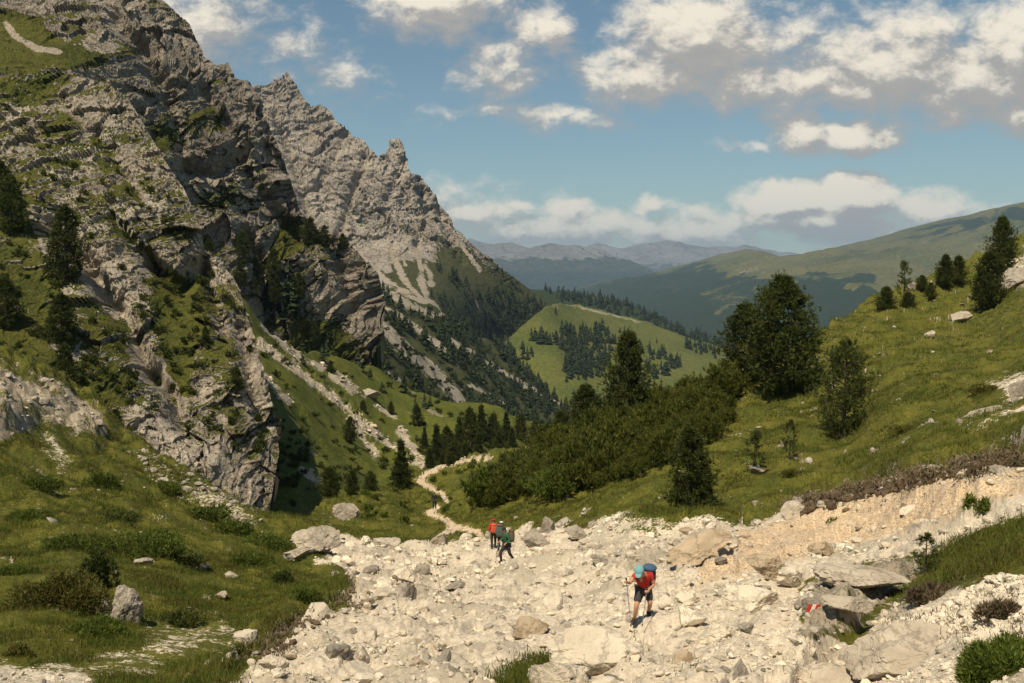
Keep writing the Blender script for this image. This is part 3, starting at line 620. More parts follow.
def dispG(P, n, px, py):
    h = ridged(P, 1900, 4, k=701)*130+fbm(P, 300, 4, k=700)*34
    env = sstep(0, 28, py-np.interp(px, [p[0] for p in TOPG], [p[1] for p in TOPG])+8)
    Q = P.copy(); Q[..., 2] += h*(.12+.88*env)*np.clip(P[..., 1]/7000, .4, 1)
    return Q
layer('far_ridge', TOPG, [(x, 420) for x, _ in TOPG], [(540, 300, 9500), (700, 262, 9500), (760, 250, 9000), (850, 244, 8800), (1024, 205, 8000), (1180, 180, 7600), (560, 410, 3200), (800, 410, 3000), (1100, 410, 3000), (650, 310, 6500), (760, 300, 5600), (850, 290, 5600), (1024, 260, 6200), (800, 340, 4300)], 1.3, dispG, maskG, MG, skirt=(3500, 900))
TOPH1 = [(380, 262), (440, 256), (480, 250), (500, 247), (530, 252), (548, 249), (570, 251), (590, 252), (612, 260), (640, 272), (670, 288), (720, 300)]
layer('blue_mountains', TOPH1, [(x, 335) for x, _ in TOPH1], [(380, 262, 14500), (548, 249, 14500), (670, 288, 13500), (720, 300, 13000), (380, 335, 10500), (720, 335, 10500), (550, 300, 12500)], 1.3,
      lambda P, n, px, py: P+np.array([0, 0, 1.])*(ridged(P, 2600, 4, k=801)*150)[..., None], lambda P, n, px, py: np.stack([sstep(268, 252, py)*.8, 0*px, sstep(262, 280, py)*.8], -1), MH, skirt=(2500, 900))
TOPH2 = [(380, 258), (470, 244), (500, 250), (540, 256), (570, 254), (585, 250), (597, 246), (610, 250), (622, 253), (640, 248), (655, 246), (668, 243), (680, 244), (690, 248), (705, 250), (722, 249), (735, 250), (745, 247), (755, 250), (780, 258), (830, 262), (900, 262)]
layer('hazy_mountains', TOPH2, [(x, 325) for x, _ in TOPH2], [(380, 258, 22000), (600, 247, 22000), (680, 244, 22500), (900, 262, 22000), (380, 325, 16000), (900, 325, 16000), (640, 280, 20000)], 1.3,
      lambda P, n, px, py: P+np.array([0, 0, 1.])*(ridged(P, 3000, 5, k=811)*150)[..., None], lambda P, n, px, py: np.stack([sstep(275, 255, py)*.95, 0*px, sstep(262, 285, py)*.7], -1), MH, skirt=(4000, 1300))
S_ = 29000.
me = mesh_np('valley_floor', np.array([(-S_, -S_, -1500), (S_, -S_, -1500), (S_, S_, -1500), (-S_, S_, -1500)], float), np.array([[0, 1, 2, 3]]))
set_attr(me, 'mask', np.tile([0, 0, .8], (4, 1))); tag(link('valley_floor', me, MG), kind='structure')

# ---- air: one closed box round the camera and all the land
def haze():
    x = 30000; y0 = -30000; y1 = 30000; z1 = 1060; z0 = -1600
    V = np.array([(a, b, c) for a in (-x, x) for b in (y0, y1) for c in (z0, z1)], float)
    Fc = np.array([(0, 1, 3, 2), (4, 6, 7, 5), (0, 4, 5, 1), (2, 3, 7, 6), (0, 2, 6, 4), (1, 5, 7, 3)])
    m = bpy.data.materials.new('haze_air'); m.use_nodes = True; t = m.node_tree; t.nodes.clear()
    out = t.nodes.new('ShaderNodeOutputMaterial'); v = t.nodes.new('ShaderNodeVolumePrincipled')
    v.inputs['Color'].default_value = (.52, .74, 1.0, 1); v.inputs['Density'].default_value = 3.8e-5; v.inputs['Anisotropy'].default_value = 0.1
    t.links.new(v.outputs[0], out.inputs['Volume'])
    tag(link('haze', mesh_np('haze', V, Fc, smooth=False), m), kind='stuff')
#HAZE
haze()

# ------------------------------------------------------------------ foliage
def unit(v): return v/np.maximum(np.linalg.norm(v, axis=-1, keepdims=True), 1e-9)
def blades(C, D, L, Wd, rng):
    n = len(C); D = unit(D); s = unit(np.cross(D, rng.normal(size=(n, 3))))
    L = np.broadcast_to(L, n)[:, None]; Wd = np.broadcast_to(Wd, n)[:, None]
    V = np.stack([C - s*Wd*.5, C + s*Wd*.5, C + D*L], 1).reshape(-1, 3)
    return V, np.arange(3*n).reshape(n, 3)
def tube(pts, rad, k=7):
    pts = np.array(pts, float); n = len(pts); V = []
    tan = np.gradient(pts, axis=0); tan = unit(tan)
    ref = np.array([.3, .9, .1]); a = unit(np.cross(tan, ref)); b = np.cross(tan, a)
    an = np.arange(k)*2*math.pi/k
    V = (pts[:, None] + (a[:, None]*np.cos(an)[None, :, None] + b[:, None]*np.sin(an)[None, :, None])*np.array(rad)[:, None, None]).reshape(-1, 3)
    Fc = [(i*k+j, i*k+(j+1) % k, (i+1)*k+(j+1) % k, (i+1)*k+j) for i in range(n-1) for j in range(k)]
    return V, np.array(Fc)
def join(parts):
    V = []; Fc = []; o = 0
    for v, f in parts: V.append(v); Fc.append(f+o); o += len(v)
    return np.concatenate(V), np.concatenate(Fc)
def tri(f): return f if f.shape[1] == 3 else np.concatenate([f[:, [0, 1, 2]], f[:, [0, 2, 3]]])

def pine_arrays(seed, h, rmax, nbr=150, prof='stone', tuft=.26, wd=.055, gap=.12, per=7, base=.06, ntuft=13, up=.55):
    rng = np.random.default_rng(seed); Cs, Ds = [], []; limbs = []
    lean = rng.normal(size=2)*.02*h
    def prf(z):
        if prof == 'stone': return (np.clip((z+.10)/.28, .55, 1))*(1-z**2.3)**.75*(.93+.07*math.sin(z*17+seed))
        if prof == 'open': return (1-z)**.55*(.95+.10*math.sin(z*23+seed))*np.clip(.45+z*2.2, 0, 1)
        return (1-z)**.85*(.86+.18*math.sin(z*37+seed))
    for i in range(nbr):
        z = base+(1-base)*(rng.random()**1.15)*.97
        if rng.random() < gap: continue
        az = rng.random()*2*math.pi; asym = 1+.16*math.sin(az*2+seed+z*9)+.16*math.sin(az*3-seed*2+z*14)
        L = rmax*prf(z)*rng.uniform(.72, 1.12)*asym; L = max(L, .05*h)
        o = np.array([lean[0]*z, lean[1]*z, z*h]); d = np.array([math.cos(az), math.sin(az), 0.])
        rise = L*up*rng.uniform(.3, 1.0) - (.12*L if prof != 'open' else 0)
        t = rng.uniform(.22, 1.0, ntuft)**.7
        p = o + d*(t*L)[:, None] + np.array([0, 0, 1.])*((t**1.8)*rise)[:, None] + rng.normal(size=(ntuft, 3))*L*.10
        c = np.repeat(p, per, 0); dirs = d*.55+np.array([0, 0, .62])+rng.normal(size=(len(c), 3))*.52
        Cs.append(c); Ds.append(dirs)
        if L > .3*rmax and rng.random() < .35:
            limbs.append(tube([o, o+d*L*.5+np.array([0, 0, rise*.25]), o+d*L*.92+np.array([0, 0, rise*.8])], [.018*h*.5, .010*h*.5, .003*h], 5))
    zt = np.linspace(h*.86, h, 10); pt = np.stack([lean[0]*zt/h, lean[1]*zt/h, zt], -1); c = np.repeat(pt, per*2, 0)
    Cs.append(c+rng.normal(size=c.shape)*.02*h); Ds.append(np.array([0, 0, 1.])+rng.normal(size=c.shape)*.45)
    C = np.concatenate(Cs); D = np.concatenate(Ds)
    cr = blades(C, D, tuft*rng.uniform(.6, 1.2, len(C)), wd, rng)
    z = np.linspace(-.06, .95, 9); tr = tube(np.stack([lean[0]*z, lean[1]*z, z*h], -1), (.030*h*(1-z*.93)*np.where(z < 0, 1.5, 1)), 8)
    trunk = join([tr]+limbs)
    return cr, trunk
PR = {}
def proto(key, mats, **kw):
    cr, tr = pine_arrays(**kw); PR[key] = (mesh_np(key+'_crown', cr[0], cr[1], smooth=False), mesh_np(key+'_trunk', *tr), kw['h'], mats)
proto('dense_a', PINE, seed=3, h=9, rmax=3.3, nbr=420, prof='stone', tuft=.34, wd=.085, gap=.06, ntuft=13, base=.02)
proto('dense_b', PINE, seed=8, h=7, rmax=2.3, nbr=300, prof='stone', tuft=.30, wd=.075, gap=.10, ntuft=12, base=.03)
proto('dense_c', PINE, seed=12, h=4, rmax=1.2, nbr=230, prof='stone', tuft=.20, wd=.045, gap=.10, ntuft=12, base=.10)
proto('open_a', PINE2, seed=21, h=6.2, rmax=3.1, nbr=170, prof='open', tuft=.26, wd=.055, gap=.10, ntuft=16, base=.04, up=.5)
proto('open_b', PINE2, seed=25, h=2.4, rmax=.95, nbr=46, prof='open', tuft=.16, wd=.032, gap=.1, ntuft=10, base=.12)
proto('spire', PINE, seed=31, h=10, rmax=2.9, nbr=300, prof='spire', tuft=.42, wd=.13, gap=.08, ntuft=9, base=.04, up=.1)
proto('spire_b', PINE, seed=37, h=10, rmax=3.1, nbr=260, prof='stone', tuft=.45, wd=.14, gap=.1, ntuft=9, base=.05, up=.3)

def tree(name, key, P, h, wf, label, cat='tree', group=None, mat=None):
    crown, trunk, h0, mt = PR[key]
    e = empty(name, P-np.array([0, 0, .02*h]), RNG.random()*6.28); s = h/h0; e.scale = (s*wf, s*wf, s)
    tag(e, label, cat, group)
    for nm, me, m in (('crown', crown, mat or mt), ('trunk', trunk, BARK)):
        o = bpy.data.objects.new(nm, me); COL.objects.link(o); o.parent = e
        if not me.materials: me.materials.append(m)
    return e
def T(name, key, lay, px, py, hp, wf, label, group=None):
    P = place(lay, px, py); return tree(name, key, P, hp*P[1]/F, wf, label, 'tree', group)
A_, B_, C_, M_ = 'mountain_ground', 'rocky_rib', 'ridge_cliff', 'grassy_slope'
T('stone_pine', 'dense_a', A_, 789, 393, 120, 1.02, 'broad dark green pine, the largest tree, standing on the grassy hill to the right')
T('stone_pine', 'dense_b', A_, 748, 382, 80, 1.15, 'dark pine half hidden behind the left side of the largest pine')
T('stone_pine', 'open_a', A_, 843, 436, 100, .85, 'loose pale green pine with gaps between its branches, below the largest pine')
T('stone_pine', 'dense_c', A_, 690, 516, 92, 1.0, 'bushy green pine standing at the edge of the earth bank above the walking path')
T('stone_pine', 'dense_b', A_, 626, 421, 92, .85, 'pointed dark pine rising above the middle of the dwarf pine thicket')
T('stone_pine', 'dense_b', A_, 588, 432, 50, 1.3, 'round dark pine at the upper left edge of the dwarf pine thicket')
T('young_pine', 'open_b', A_, 754, 474, 44, 1.1, 'spindly small pine with bare lower stem in front of a pale stone')
T('young_pine', 'open_b', A_, 790, 458, 40, .8, 'narrow green sapling on the grass left of the loose pale pine')
T('stone_pine', 'dense_b', A_, 1003, 272, 56, .85, 'tall dark pine behind the pale rock ledge at the top of the right hill')
T('stone_pine', 'dense_b', A_, 986, 309, 58, 1.0, 'dense dark pine beside the pale rock ledge on the upper right slope')
T('stone_pine', 'dense_b', A_, 943, 287, 34, .95, 'left one of two dark pines close together on the right skyline')
T('stone_pine', 'dense_b', A_, 958, 284, 30, 1.1, 'right one of two dark pines close together on the right skyline')
T('stone_pine', 'dense_b', A_, 885, 312, 27, 1.3, 'rounded dark pine lowest on the right skyline')
T('young_pine', 'open_b', A_, 904, 299, 38, .8, 'thin pale sapling beside the little rocks on the right skyline')
T('stone_pine', 'dense_b', A_, 908, 309, 17, 1.6, 'low round green pine just below the little rocks on the right skyline')
T('stone_pine', 'dense_b', A_, 931, 299, 17, 1.3, 'small pine directly right of the little rocks on the right skyline')
T('stone_pine', 'dense_b', A_, 921, 290, 16, 1.4, 'small dark pine behind the little rocks on the right skyline')
T('young_pine', 'open_b', A_, 926, 572, 42, 1.2, 'yellowish young pine at the top of the foreground grass strip on the right')
T('stone_pine', 'spire', A_, 401, 488, 50, 1.05, 'dark conical conifer standing alone beside the winding footpath')
T('stone_pine', 'dense_b', A_, 331, 497, 32, 1.3, 'round dark pine at the foot of the green slope above the gully head')
T('stone_pine', 'dense_b', A_, 352, 495, 27, 1.0, 'middle pine of the row at the foot of the green slope')
T('stone_pine', 'dense_b', A_, 371, 493, 24, 1.2, 'small pine at the right end of the row at the foot of the green slope')
T('stone_pine', 'dense_b', A_, 560, 440, 30, 1.3, 'low dark pine left of the round one at the thicket top')
T('stone_pine', 'spire_b', B_, 66, 280, 76, .9, 'tall dark pine on the grass ledge of the left cliff')
T('stone_pine', 'spire_b', B_, 62, 345, 52, 1.2, 'broad dark pine in the middle of the left cliff, under the tall one')
T('stone_pine', 'spire_b', B_, 66, 392, 50, .9, 'dark pine directly above the pale outcrop on the left')
T('stone_pine', 'spire_b', B_, 12, 232, 58, 1.0, 'tall dark pine near the left edge of the photo, uppermost there')
T('stone_pine', 'spire_b', B_, 2, 210, 50, 1.0, 'dark pine cut by the left edge of the photo, behind the uppermost one')
T('stone_pine', 'spire_b', B_, 8, 328, 52, 1.0, 'dark pine at the left edge of the photo, below the uppermost one')
T('stone_pine', 'spire_b', B_, 206, 346, 20, 1.0, 'small pine on the green patch between the crags of the left rib')
T('stone_pine', 'spire_b', B_, 237, 392, 26, 1.1, 'small pine on the outer face of the lowest left crag')
T('stone_pine', 'dense_b', B_, 115, 432, 24, 1.2, 'little pine in the shade of the crag just right of the pale outcrop')
T('stone_pine', 'spire_b', M_, 246, 505, 34, .8, 'narrow dark pine among pale rocks at the foot of the left crag')
g = 'pines on the ledges of the upper ridge'
for i, (px, py, hp, w, lb) in enumerate([(242, 264, 34, 1, 'leftmost tall'), (240, 287, 26, 1.1, 'leftmost lower'), (256, 282, 26, 1, 'slim'), (253, 297, 22, 1.2, 'broad low'), (273, 283, 34, .9, 'tall narrow'), (275, 302, 26, 1, 'shaded lower'),
     (310, 245, 28, 1.2, 'broad'), (325, 246, 21, 1.2, 'stout'), (343, 250, 17, 1.2, 'small'), (290, 302, 26, 1.1, 'central'), (299, 300, 28, 1, 'taller central'), (208, 250, 16, 1.2, 'tiny high'), (313, 340, 20, 1, 'lonely low'), (262, 270, 16, 1.2, 'short')]):
    T('ridge_pine', 'spire_b', C_, px, py, hp, w, lb+' dark pine on the upper ridge, ' + ('left of the bright grass patch' if px < 270 else 'below the bright grass patch' if py > 260 and px < 305 else 'on the buttress'), g)
g = 'conifers in the grove at the bottom of the green slope'
for i, (px, py, hp, w) in enumerate([(417, 426, 22, 1), (437, 464, 40, 1.1), (447, 460, 36, 1), (459, 456, 42, .9), (470, 452, 46, .9), (481, 443, 40, 1), (455, 472, 32, 1.2), (430, 474, 28, 1.1), (493, 447, 36, 1), (506, 442, 32, 1), (521, 440, 28, 1), (478, 462, 30, 1.2), (466, 470, 28, 1.1), (442, 476, 24, 1.1), (500, 458, 28, 1.1), (425, 448, 22, 1), (535, 445, 26, 1), (512, 452, 26, 1.2)]):
    T('grove_conifer', 'spire' if i % 2 else 'spire_b', M_, px, py, hp, w, 'conifer of the grove by the footpath, number %s from the left, %s' % (['one','two','three','four','five','six','seven','eight','nine','ten','eleven','twelve','thirteen','fourteen','fifteen','sixteen','seventeen','eighteen'][sorted([417, 437, 447, 459, 470, 481, 455, 430, 493, 506, 521, 478, 466, 442, 500, 425, 535, 512]).index(px)], 'tall' if hp > 34 else 'middling' if hp > 27 else 'small'), g)
for (px, py, hp, lb) in [(350, 442, 26, 'small dark pine alone in the middle of the green slope'), (363, 414, 14, 'tiny dark pine under the boulder on the green slope'), (300, 462, 12, 'bush sized pine low on the green slope, left of the small dark one'), (330, 372, 13, 'tiny pine at the top rim of the green slope'), (391, 414, 13, 'tiny pine at the right end of the upper scree streak')]:
    T('slope_pine', 'spire_b', M_, px, py, hp, 1.1, lb)

# ---- far conifers: layered ragged cones
def far_tree(seed, n=60, w=.23):
    rng = np.random.default_rng(seed); V = []
    z = rng.random(n)**1.2*.92+.06; az = rng.random(n)*6.283; r = w*(1-z)**.75*rng.uniform(.75, 1.2, n)+.012
    d = np.stack([np.cos(az), np.sin(az), 0*az], -1); s = np.stack([-np.sin(az), np.cos(az), 0*az], -1); Z = np.array([0, 0, 1.])
    a = Z*(z+.13)[:, None]; b = d*r[:, None]+s*(r*.55)[:, None]+Z*(z-.05)[:, None]; c = d*r[:, None]-s*(r*.55)[:, None]+Z*(z-.05)[:, None]
    return np.stack([a, b, c], 1).reshape(-1, 3), np.arange(3*n).reshape(n, 3)
FT = [far_tree(40+i, w=.17+.025*i) for i in range(5)]
FM = [mesh_np('far_conifer', v, f, smooth=False) for v, f in FT]
for m in FM: m.materials.append(FARP)
spots = []
def wood(lay, poly, n, h, jit=.45, clump=0, key=None):
    D = LAY[lay]; ok = inpoly(D['px'], D['py'], poly) & (D['M'][:, 1] < .25)
    if lay == 'scree_slope': n = int(n*.75)
    if clump: ok &= (vnoise(D['V']/clump, 77) > -.06)
    ids = np.where(ok)[0]
    if len(ids) == 0: return
    w = 1/np.maximum(np.abs(D['n'][ids, 2]), .3); ids = RNG.choice(ids, min(n, len(ids)), replace=False)
    for i in ids:
        P = D['V'][i]; hh = h*RNG.uniform(1-jit, 1+jit); spots.append((hh/P[1], P, hh, key or lay))
wood('scree_slope', [(380, 292), (430, 308), (480, 335), (530, 365), (562, 400), (545, 415), (500, 398), (455, 368), (410, 335), (380, 310)], 420, 11)
wood('scree_slope', [(330, 340), (400, 400), (500, 430), (540, 420), (500, 400), (440, 370), (390, 340), (340, 320)], 150, 8, clump=60)
wood('scree_slope', [(470, 400), (560, 400), (600, 425), (540, 440), (480, 430)], 110, 10)
wood('rocky_peak', [(445, 300), (500, 290), (540, 305), (565, 330), (590, 350), (560, 400), (500, 345), (450, 325)], 190, 11, clump=110)
wood('rocky_peak', [(425, 262), (475, 280), (500, 300), (470, 318), (430, 300)], 50, 10, clump=70)
wood('rocky_peak', [(500, 268), (555, 312), (540, 325), (490, 280)], 30, 9)
wood('valley_meadow', [(552, 337), (570, 328), (612, 331), (616, 345), (605, 376), (566, 383), (562, 355)], 230, 15)
wood('valley_meadow', [(615, 352), (640, 350), (664, 352), (682, 366), (660, 380), (620, 384)], 80, 15, clump=60)
wood('valley_meadow', [(682, 344), (700, 344), (722, 352), (715, 360), (690, 352)], 36, 15)
wood('valley_meadow', [(520, 380), (560, 400), (600, 395), (680, 392), (680, 420), (520, 420)], 90, 14)
wood('valley_meadow', [(530, 340), (545, 336), (552, 344), (535, 346)], 14, 15)
wood('valley_meadow', [(480, 350), (505, 342), (530, 350), (545, 385), (520, 395), (490, 380)], 70, 13, clump=120)
wood('rocky_peak', [(480, 318), (530, 305), (550, 308), (520, 330), (495, 345), (470, 330)], 120, 12)
wood('valley_meadow', [(540, 305), (600, 320), (700, 350), (690, 370), (560, 330)], 9, 15)
wood('wooded_shoulder', [(540, 289), (600, 294), (640, 307), (680, 325), (720, 340), (790, 360), (790, 375), (700, 345), (640, 322), (560, 302)], 520, 15)
wood('far_ridge', [(600, 318), (900, 318), (900, 350), (720, 352), (640, 340)], 60, 22)
wood('grassy_slope', [(262, 320), (330, 355), (380, 370), (440, 400), (420, 415), (300, 370)], 16, 5)
wood('ridge_cliff', [(270, 305), (330, 330), (370, 340), (345, 365), (280, 350)], 7, 6)
wood('ridge_cliff', [(270, 270), (300, 280), (300, 320), (265, 320)], 10, 8)
spots.sort(key=lambda q: -q[0])
LBL = {'scree_slope': 'small dark conifer in the wood beside the scree streaks across the valley', 'rocky_peak': 'tiny dark conifer on the green foot of the rocky peak', 'valley_meadow': 'small dark conifer in a clump on the bright valley meadow',
       'wooded_shoulder': 'tiny dark conifer on the wooded shoulder behind the meadow', 'far_ridge': 'tiny dark conifer on the lower far ridge', 'grassy_slope': 'tiny dark conifer near the upper rim of the green slope', 'ridge_cliff': 'little dark conifer at the foot of the upper ridge cliffs'}
GRP = {k: 'conifers ' + v.split('conifer ')[1] for k, v in LBL.items()}
rest = []
for i, (_, P, h, key) in enumerate(spots):
    if i < 225:
        o = bpy.data.objects.new('conifer', FM[i % 5]); COL.objects.link(o); o.location = P; o.scale = (h*RNG.uniform(.7, 1.5),)*2+(h,); o.rotation_euler = (0, 0, RNG.random()*6)
        tag(o, LBL[key], 'tree', GRP[key])
    else:
        v, f = FT[i % 5]; a = RNG.random()*6; ca, sa = math.cos(a), math.sin(a); w = RNG.uniform(.7, 1.6)
        rest.append((np.stack([(v[:, 0]*ca-v[:, 1]*sa)*w, (v[:, 0]*sa+v[:, 1]*ca)*w, v[:, 2]], -1)*h+P, f))
tag(link('far_wood', mesh_np('far_wood', *join(rest), smooth=False), FARP), kind='stuff')

# ---- dwarf pine thicket
THK = [(462, 512), (478, 488), (500, 470), (520, 455), (560, 437), (590, 425), (640, 411), (690, 397), (724, 388), (733, 398), (730, 425), (705, 446), (680, 462), (645, 476), (600, 489), (560, 497), (520, 502), (490, 508)]
def mugo(seed, h=2.1, r=1.3, ns=24, nt=9, per=9, tl=.36, wd=.075):
    rng = np.random.default_rng(seed); C = []; D = []
    for i in range(ns):
        az = rng.random()*6.283; rr = r*rng.random()**.55; d = np.array([math.cos(az), math.sin(az), 0]); top = h*(1-.45*(rr/r)**2)*rng.uniform(.75, 1.1)
        t = rng.uniform(.35, 1, nt); p = d*(rr*t**.6)[:, None]+np.array([0, 0, 1.])*(top*t)[:, None]+rng.normal(size=(nt, 3))*.09
        c = np.repeat(p, per, 0); C.append(c); D.append(d*.3+np.array([0, 0, .85])+rng.normal(size=c.shape)*.42)
    C = np.concatenate(C); D = np.concatenate(D); return blades(C, D, tl*rng.uniform(.6, 1.15, len(C)), wd, rng)
def scatter(lay, poly, n, cond=None, rng=RNG):
    D = LAY[lay]; ok = inpoly(D['px'], D['py'], poly) & (D['V'][:, 1] > 2)
    if cond is not None: ok &= cond(D)
    ids = np.where(ok)[0]; return rng.choice(ids, min(n, len(ids)), replace=False)
def spread(protos, Ps, sc, rng, tilt=.0, zf=None):
    out = []
    for i, P in enumerate(Ps):
        v, f = protos[i % len(protos)]; a = rng.random()*6.283; ca, sa = math.cos(a), math.sin(a); s = sc[i]
        q = np.stack([v[:, 0]*ca-v[:, 1]*sa, v[:, 0]*sa+v[:, 1]*ca, v[:, 2]*(1 if zf is None else zf[i])], -1)*s+P; out.append((q, f))
    return join(out)
MP = [mugo(60+i) for i in range(5)]
ids = scatter(A_, THK, 560, lambda D: vnoise(D['V']/5.0, 61) > -.32); PP = LAY[A_]['V'][ids]
V, Fc = spread(MP, PP-np.array([0, 0, .15]), RNG.uniform(.55, 1.15, len(PP))*(.98+.8*vnoise(PP/6.5, 62)), RNG)
tag(link('dwarf_pine_thicket', mesh_np('dwarf_pine_thicket', V, Fc, smooth=False), MUGO), kind='stuff')
# leafy fringe left of the thicket (individual tall bushes)
for (px, py, s, m, lb) in [(489, 500, 1.5, BUSH, 'bright green leafy bush at the left foot of the dwarf pine thicket'), (521, 497, 2.0, PINE2, 'pale yellow green bushy pine in front of the dwarf pine thicket'), (552, 500, 1.2, BUSH, 'low green bush by the hikers at the lower edge of the thicket'), (545, 455, 1.6, PINE, 'dark bush at the upper left corner of the thicket')]:
    P = place(A_, px, py); v, f = mugo(int(px), 2.0, 1.7, 60, 9, 9, .28, .07); o = link('bush', mesh_np('bush', v, f, smooth=False), m, loc=P-np.array([0, 0, .1])); o.scale = (s, s, s); tag(o, lb, 'bush')

# ---- single shrubs
def dome(seed, rx, ry, h, n, tl, wd, lobes=9):
    rng = np.random.default_rng(seed); L = np.stack([rng.uniform(-.62, .62, lobes)*rx, rng.uniform(-.62, .62, lobes)*ry, np.zeros(lobes)], -1)
    L[0] = 0; k = rng.integers(0, lobes, n); u = unit(rng.normal(size=(n, 3))); u[:, 2] = np.abs(u[:, 2])
    rad = rng.uniform(.78, 1.04, n)[:, None]*np.array([rx*.5, ry*.5, h])*rng.uniform(.7, 1, lobes)[k][:, None]
    rad[:, 2] *= (1-.35*(np.abs(L[k, 0])/rx)); C = L[k]+u*rad
    return blades(C, u*.8+np.array([0, 0, .4])+rng.normal(size=(n, 3))*.5, tl*rng.uniform(.6, 1.2, n), wd, rng)
def shrub(px, py, wp, hp, mat, label, name='shrub', n=5000, seed=None, tl=None, lay=A_):
    P = place(lay, px, py); k = P[1]/F; w, h = wp*k, hp*k; tl = tl or 3.6*k
    v, f = dome(seed or int(px*7+py), w*.5*1.15, w*.42, h, n, tl, tl*.33)
    o = link(name, mesh_np(name, v, f, smooth=False), mat, loc=P-np.array([0, 0, .12*h])); tag(o, label, 'shrub'); return o
shrub(58, 606, 100, 46, RUST, 'rusty green rounded shrub, the largest in the left foreground', n=9000, tl=.13)
shrub(98, 590, 34, 54, PINE, 'upright dark juniper behind the right end of the rusty shrub', 'juniper', n=4500, tl=.16)
shrub(100, 487, 34, 18, BUSH, 'dark green cushion shrub alone on the upper left meadow', n=2500)
shrub(40, 486, 46, 14, BUSH, 'low green shrub in the meadow near the left edge of the photo', n=2500)
shrub(140, 552, 92, 24, BUSH, 'wide bright green willow shrub in the middle of the left meadow', n=7000)
shrub(70, 548, 70, 16, BUSH, 'low spreading green shrub above the rusty shrub', n=4500)
shrub(205, 518, 48, 15, BUSH, 'green shrub below the thin pale track in the left meadow', n=3000)
shrub(235, 532, 40, 14, BUSH, 'low green shrub under the pale rocks at the foot of the crag', n=2600)
shrub(270, 548, 56, 18, BUSH, 'spreading green shrub left of the gully head', n=3600)
shrub(160, 490, 40, 10, BUSH, 'flat green shrub under the slope of broken rocks', n=2400)
shrub(285, 582, 22, 15, PINE, 'small dark bush put in for a dark hole on the turf above the gully bank', 'juniper', n=1800)  # dark bush added where there is only a dark hole
shrub(20, 655, 36, 12, RUST, 'low brownish shrub in the bottom left corner', n=2200)
shrub(95, 633, 70, 16, BUSH, 'green shrub hanging over the soil step under the grey boulder', n=4200)
shrub(1004, 676, 84, 50, BUSH, 'leafy green shrub with yellow tips in the bottom right corner', n=9000, tl=.07)
shrub(985, 515, 16, 20, BUSH, 'small leafy plant growing out of the earth bank on the right', n=260, tl=.16)
shrub(968, 508, 12, 16, BUSH, 'thin leafy sprout left of the small plant on the earth bank', n=120, tl=.16)
shrub(836, 524, 0.1+14, 8, BUSH, 'tiny green tuft at the left end of the turf lip', n=300, tl=.1)
for i_, (x_, y_, w_, l_) in enumerate([(30, 520, 44, 'green bush patch low at the left edge of the meadow'), (178, 560, 60, 'green bush patch right of the wide willow shrub'), (250, 566, 44, 'green bush patch left of the small dark bush on the gully turf'), (120, 520, 40, 'green bush patch above the wide willow shrub'), (305, 600, 30, 'green bush patch on the turf tongue beside the rubble'), (180, 625, 46, 'green bush patch right of the upright grey boulder'), (20, 575, 40, 'green bush patch left of the rusty shrub')]):
    shrub(x_, y_, w_, 12+(i_ % 3)*3, (BUSH, PINE2)[i_ % 2], l_, n=3200)
shrub(712, 291, 12, 6, BUSH, 'hidden', n=10) if False else None
shrub(905, 432, 30, 8, RUST, 'brown cushion shrub in the middle of the right hill', n=1400)
shrub(985, 392, 34, 9, RUST, 'reddish brown heather cushion at the right side of the hill', n=1500)
shrub(795, 475, 22, 6, RUST, 'small brown heather cushion below the narrow sapling', n=900)
shrub(930, 600, 60, 20, HEATH, 'grey brown heath bush left of the white gravel patch in the right foreground', n=4500, tl=.09)
shrub(1000, 620, 44, 22, HEATH, 'grey brown heath bush right of the white gravel patch in the right foreground', n=3600, tl=.08)

# ---- turf: grass tufts and mixed low plants
def tufts(n, lay, cond, hh, per, mat, name, seed, wd=.018, spreadr=.09, poly=[(-40, 200), (1064, 200), (1064, 720), (-40, 720)], down=False, w=None):
    rng = np.random.default_rng(seed); ids = scatter(lay, poly, n, cond, rng); P = LAY[lay]['V'][ids]
    C = np.repeat(P, per, 0)+rng.normal(size=(len(P)*per, 3))*np.array([spreadr, spreadr, .01])
    k = np.clip(C[:, 1]/45., .6, 2.2)
    D = rng.normal(size=C.shape)*.42+np.array([0, 0, -1. if down else 1.])
    v, f = blades(C-np.array([0, 0, .02]), D, hh*rng.uniform(.4, 1.5, len(C))*k**.4*(1+.8*vnoise(C/3.0, 91)), wd*k, rng)
    tag(link(name, mesh_np(name, v, f, smooth=False), mat), kind='stuff')
gcond = lambda D: ~inpoly(D['px'], D['py'], [(760, 760), (800, 650), (880, 600), (940, 582), (1080, 560), (1080, 780)]) & (D['M'][:, 1] < .38) & (D['M'][:, 0] < .42) & (D['M'][:, 2] < .4) & (D['V'][:, 1] < 120)
tufts(42000, A_, gcond, .17, 7, GRAS, 'meadow_grass', 5, wd=.020, spreadr=.12)
tufts(15000, A_, lambda D: gcond(D) & (vnoise(D['V']/2.4, 5) > .12), .17, 10, BUSH, 'low_green_plants', 6, wd=.03, spreadr=.16)
tufts(11000, A_, lambda D: gcond(D) & (vnoise(D['V']/2.6, 9) > .16), .13, 12, RUST, 'brown_heather', 7, wd=.035, spreadr=.18)
tufts(150, A_, lambda D: (D['M'][:, 1] > .5) & (vnoise(D['V']/1.2, 19) > .3), .13, 7, GRAS, 'gully_grass', 8, wd=.02, spreadr=.1)
tufts(500, A_, lambda D: (D['M'][:, 2] < .5) & (vnoise(D['V']/.9, 3) > .1), .10, 9, HEATH, 'heath', 9, wd=.02, spreadr=.12, poly=[(885, 600), (935, 575), (1060, 570), (1060, 650), (985, 660), (960, 640), (900, 640)])
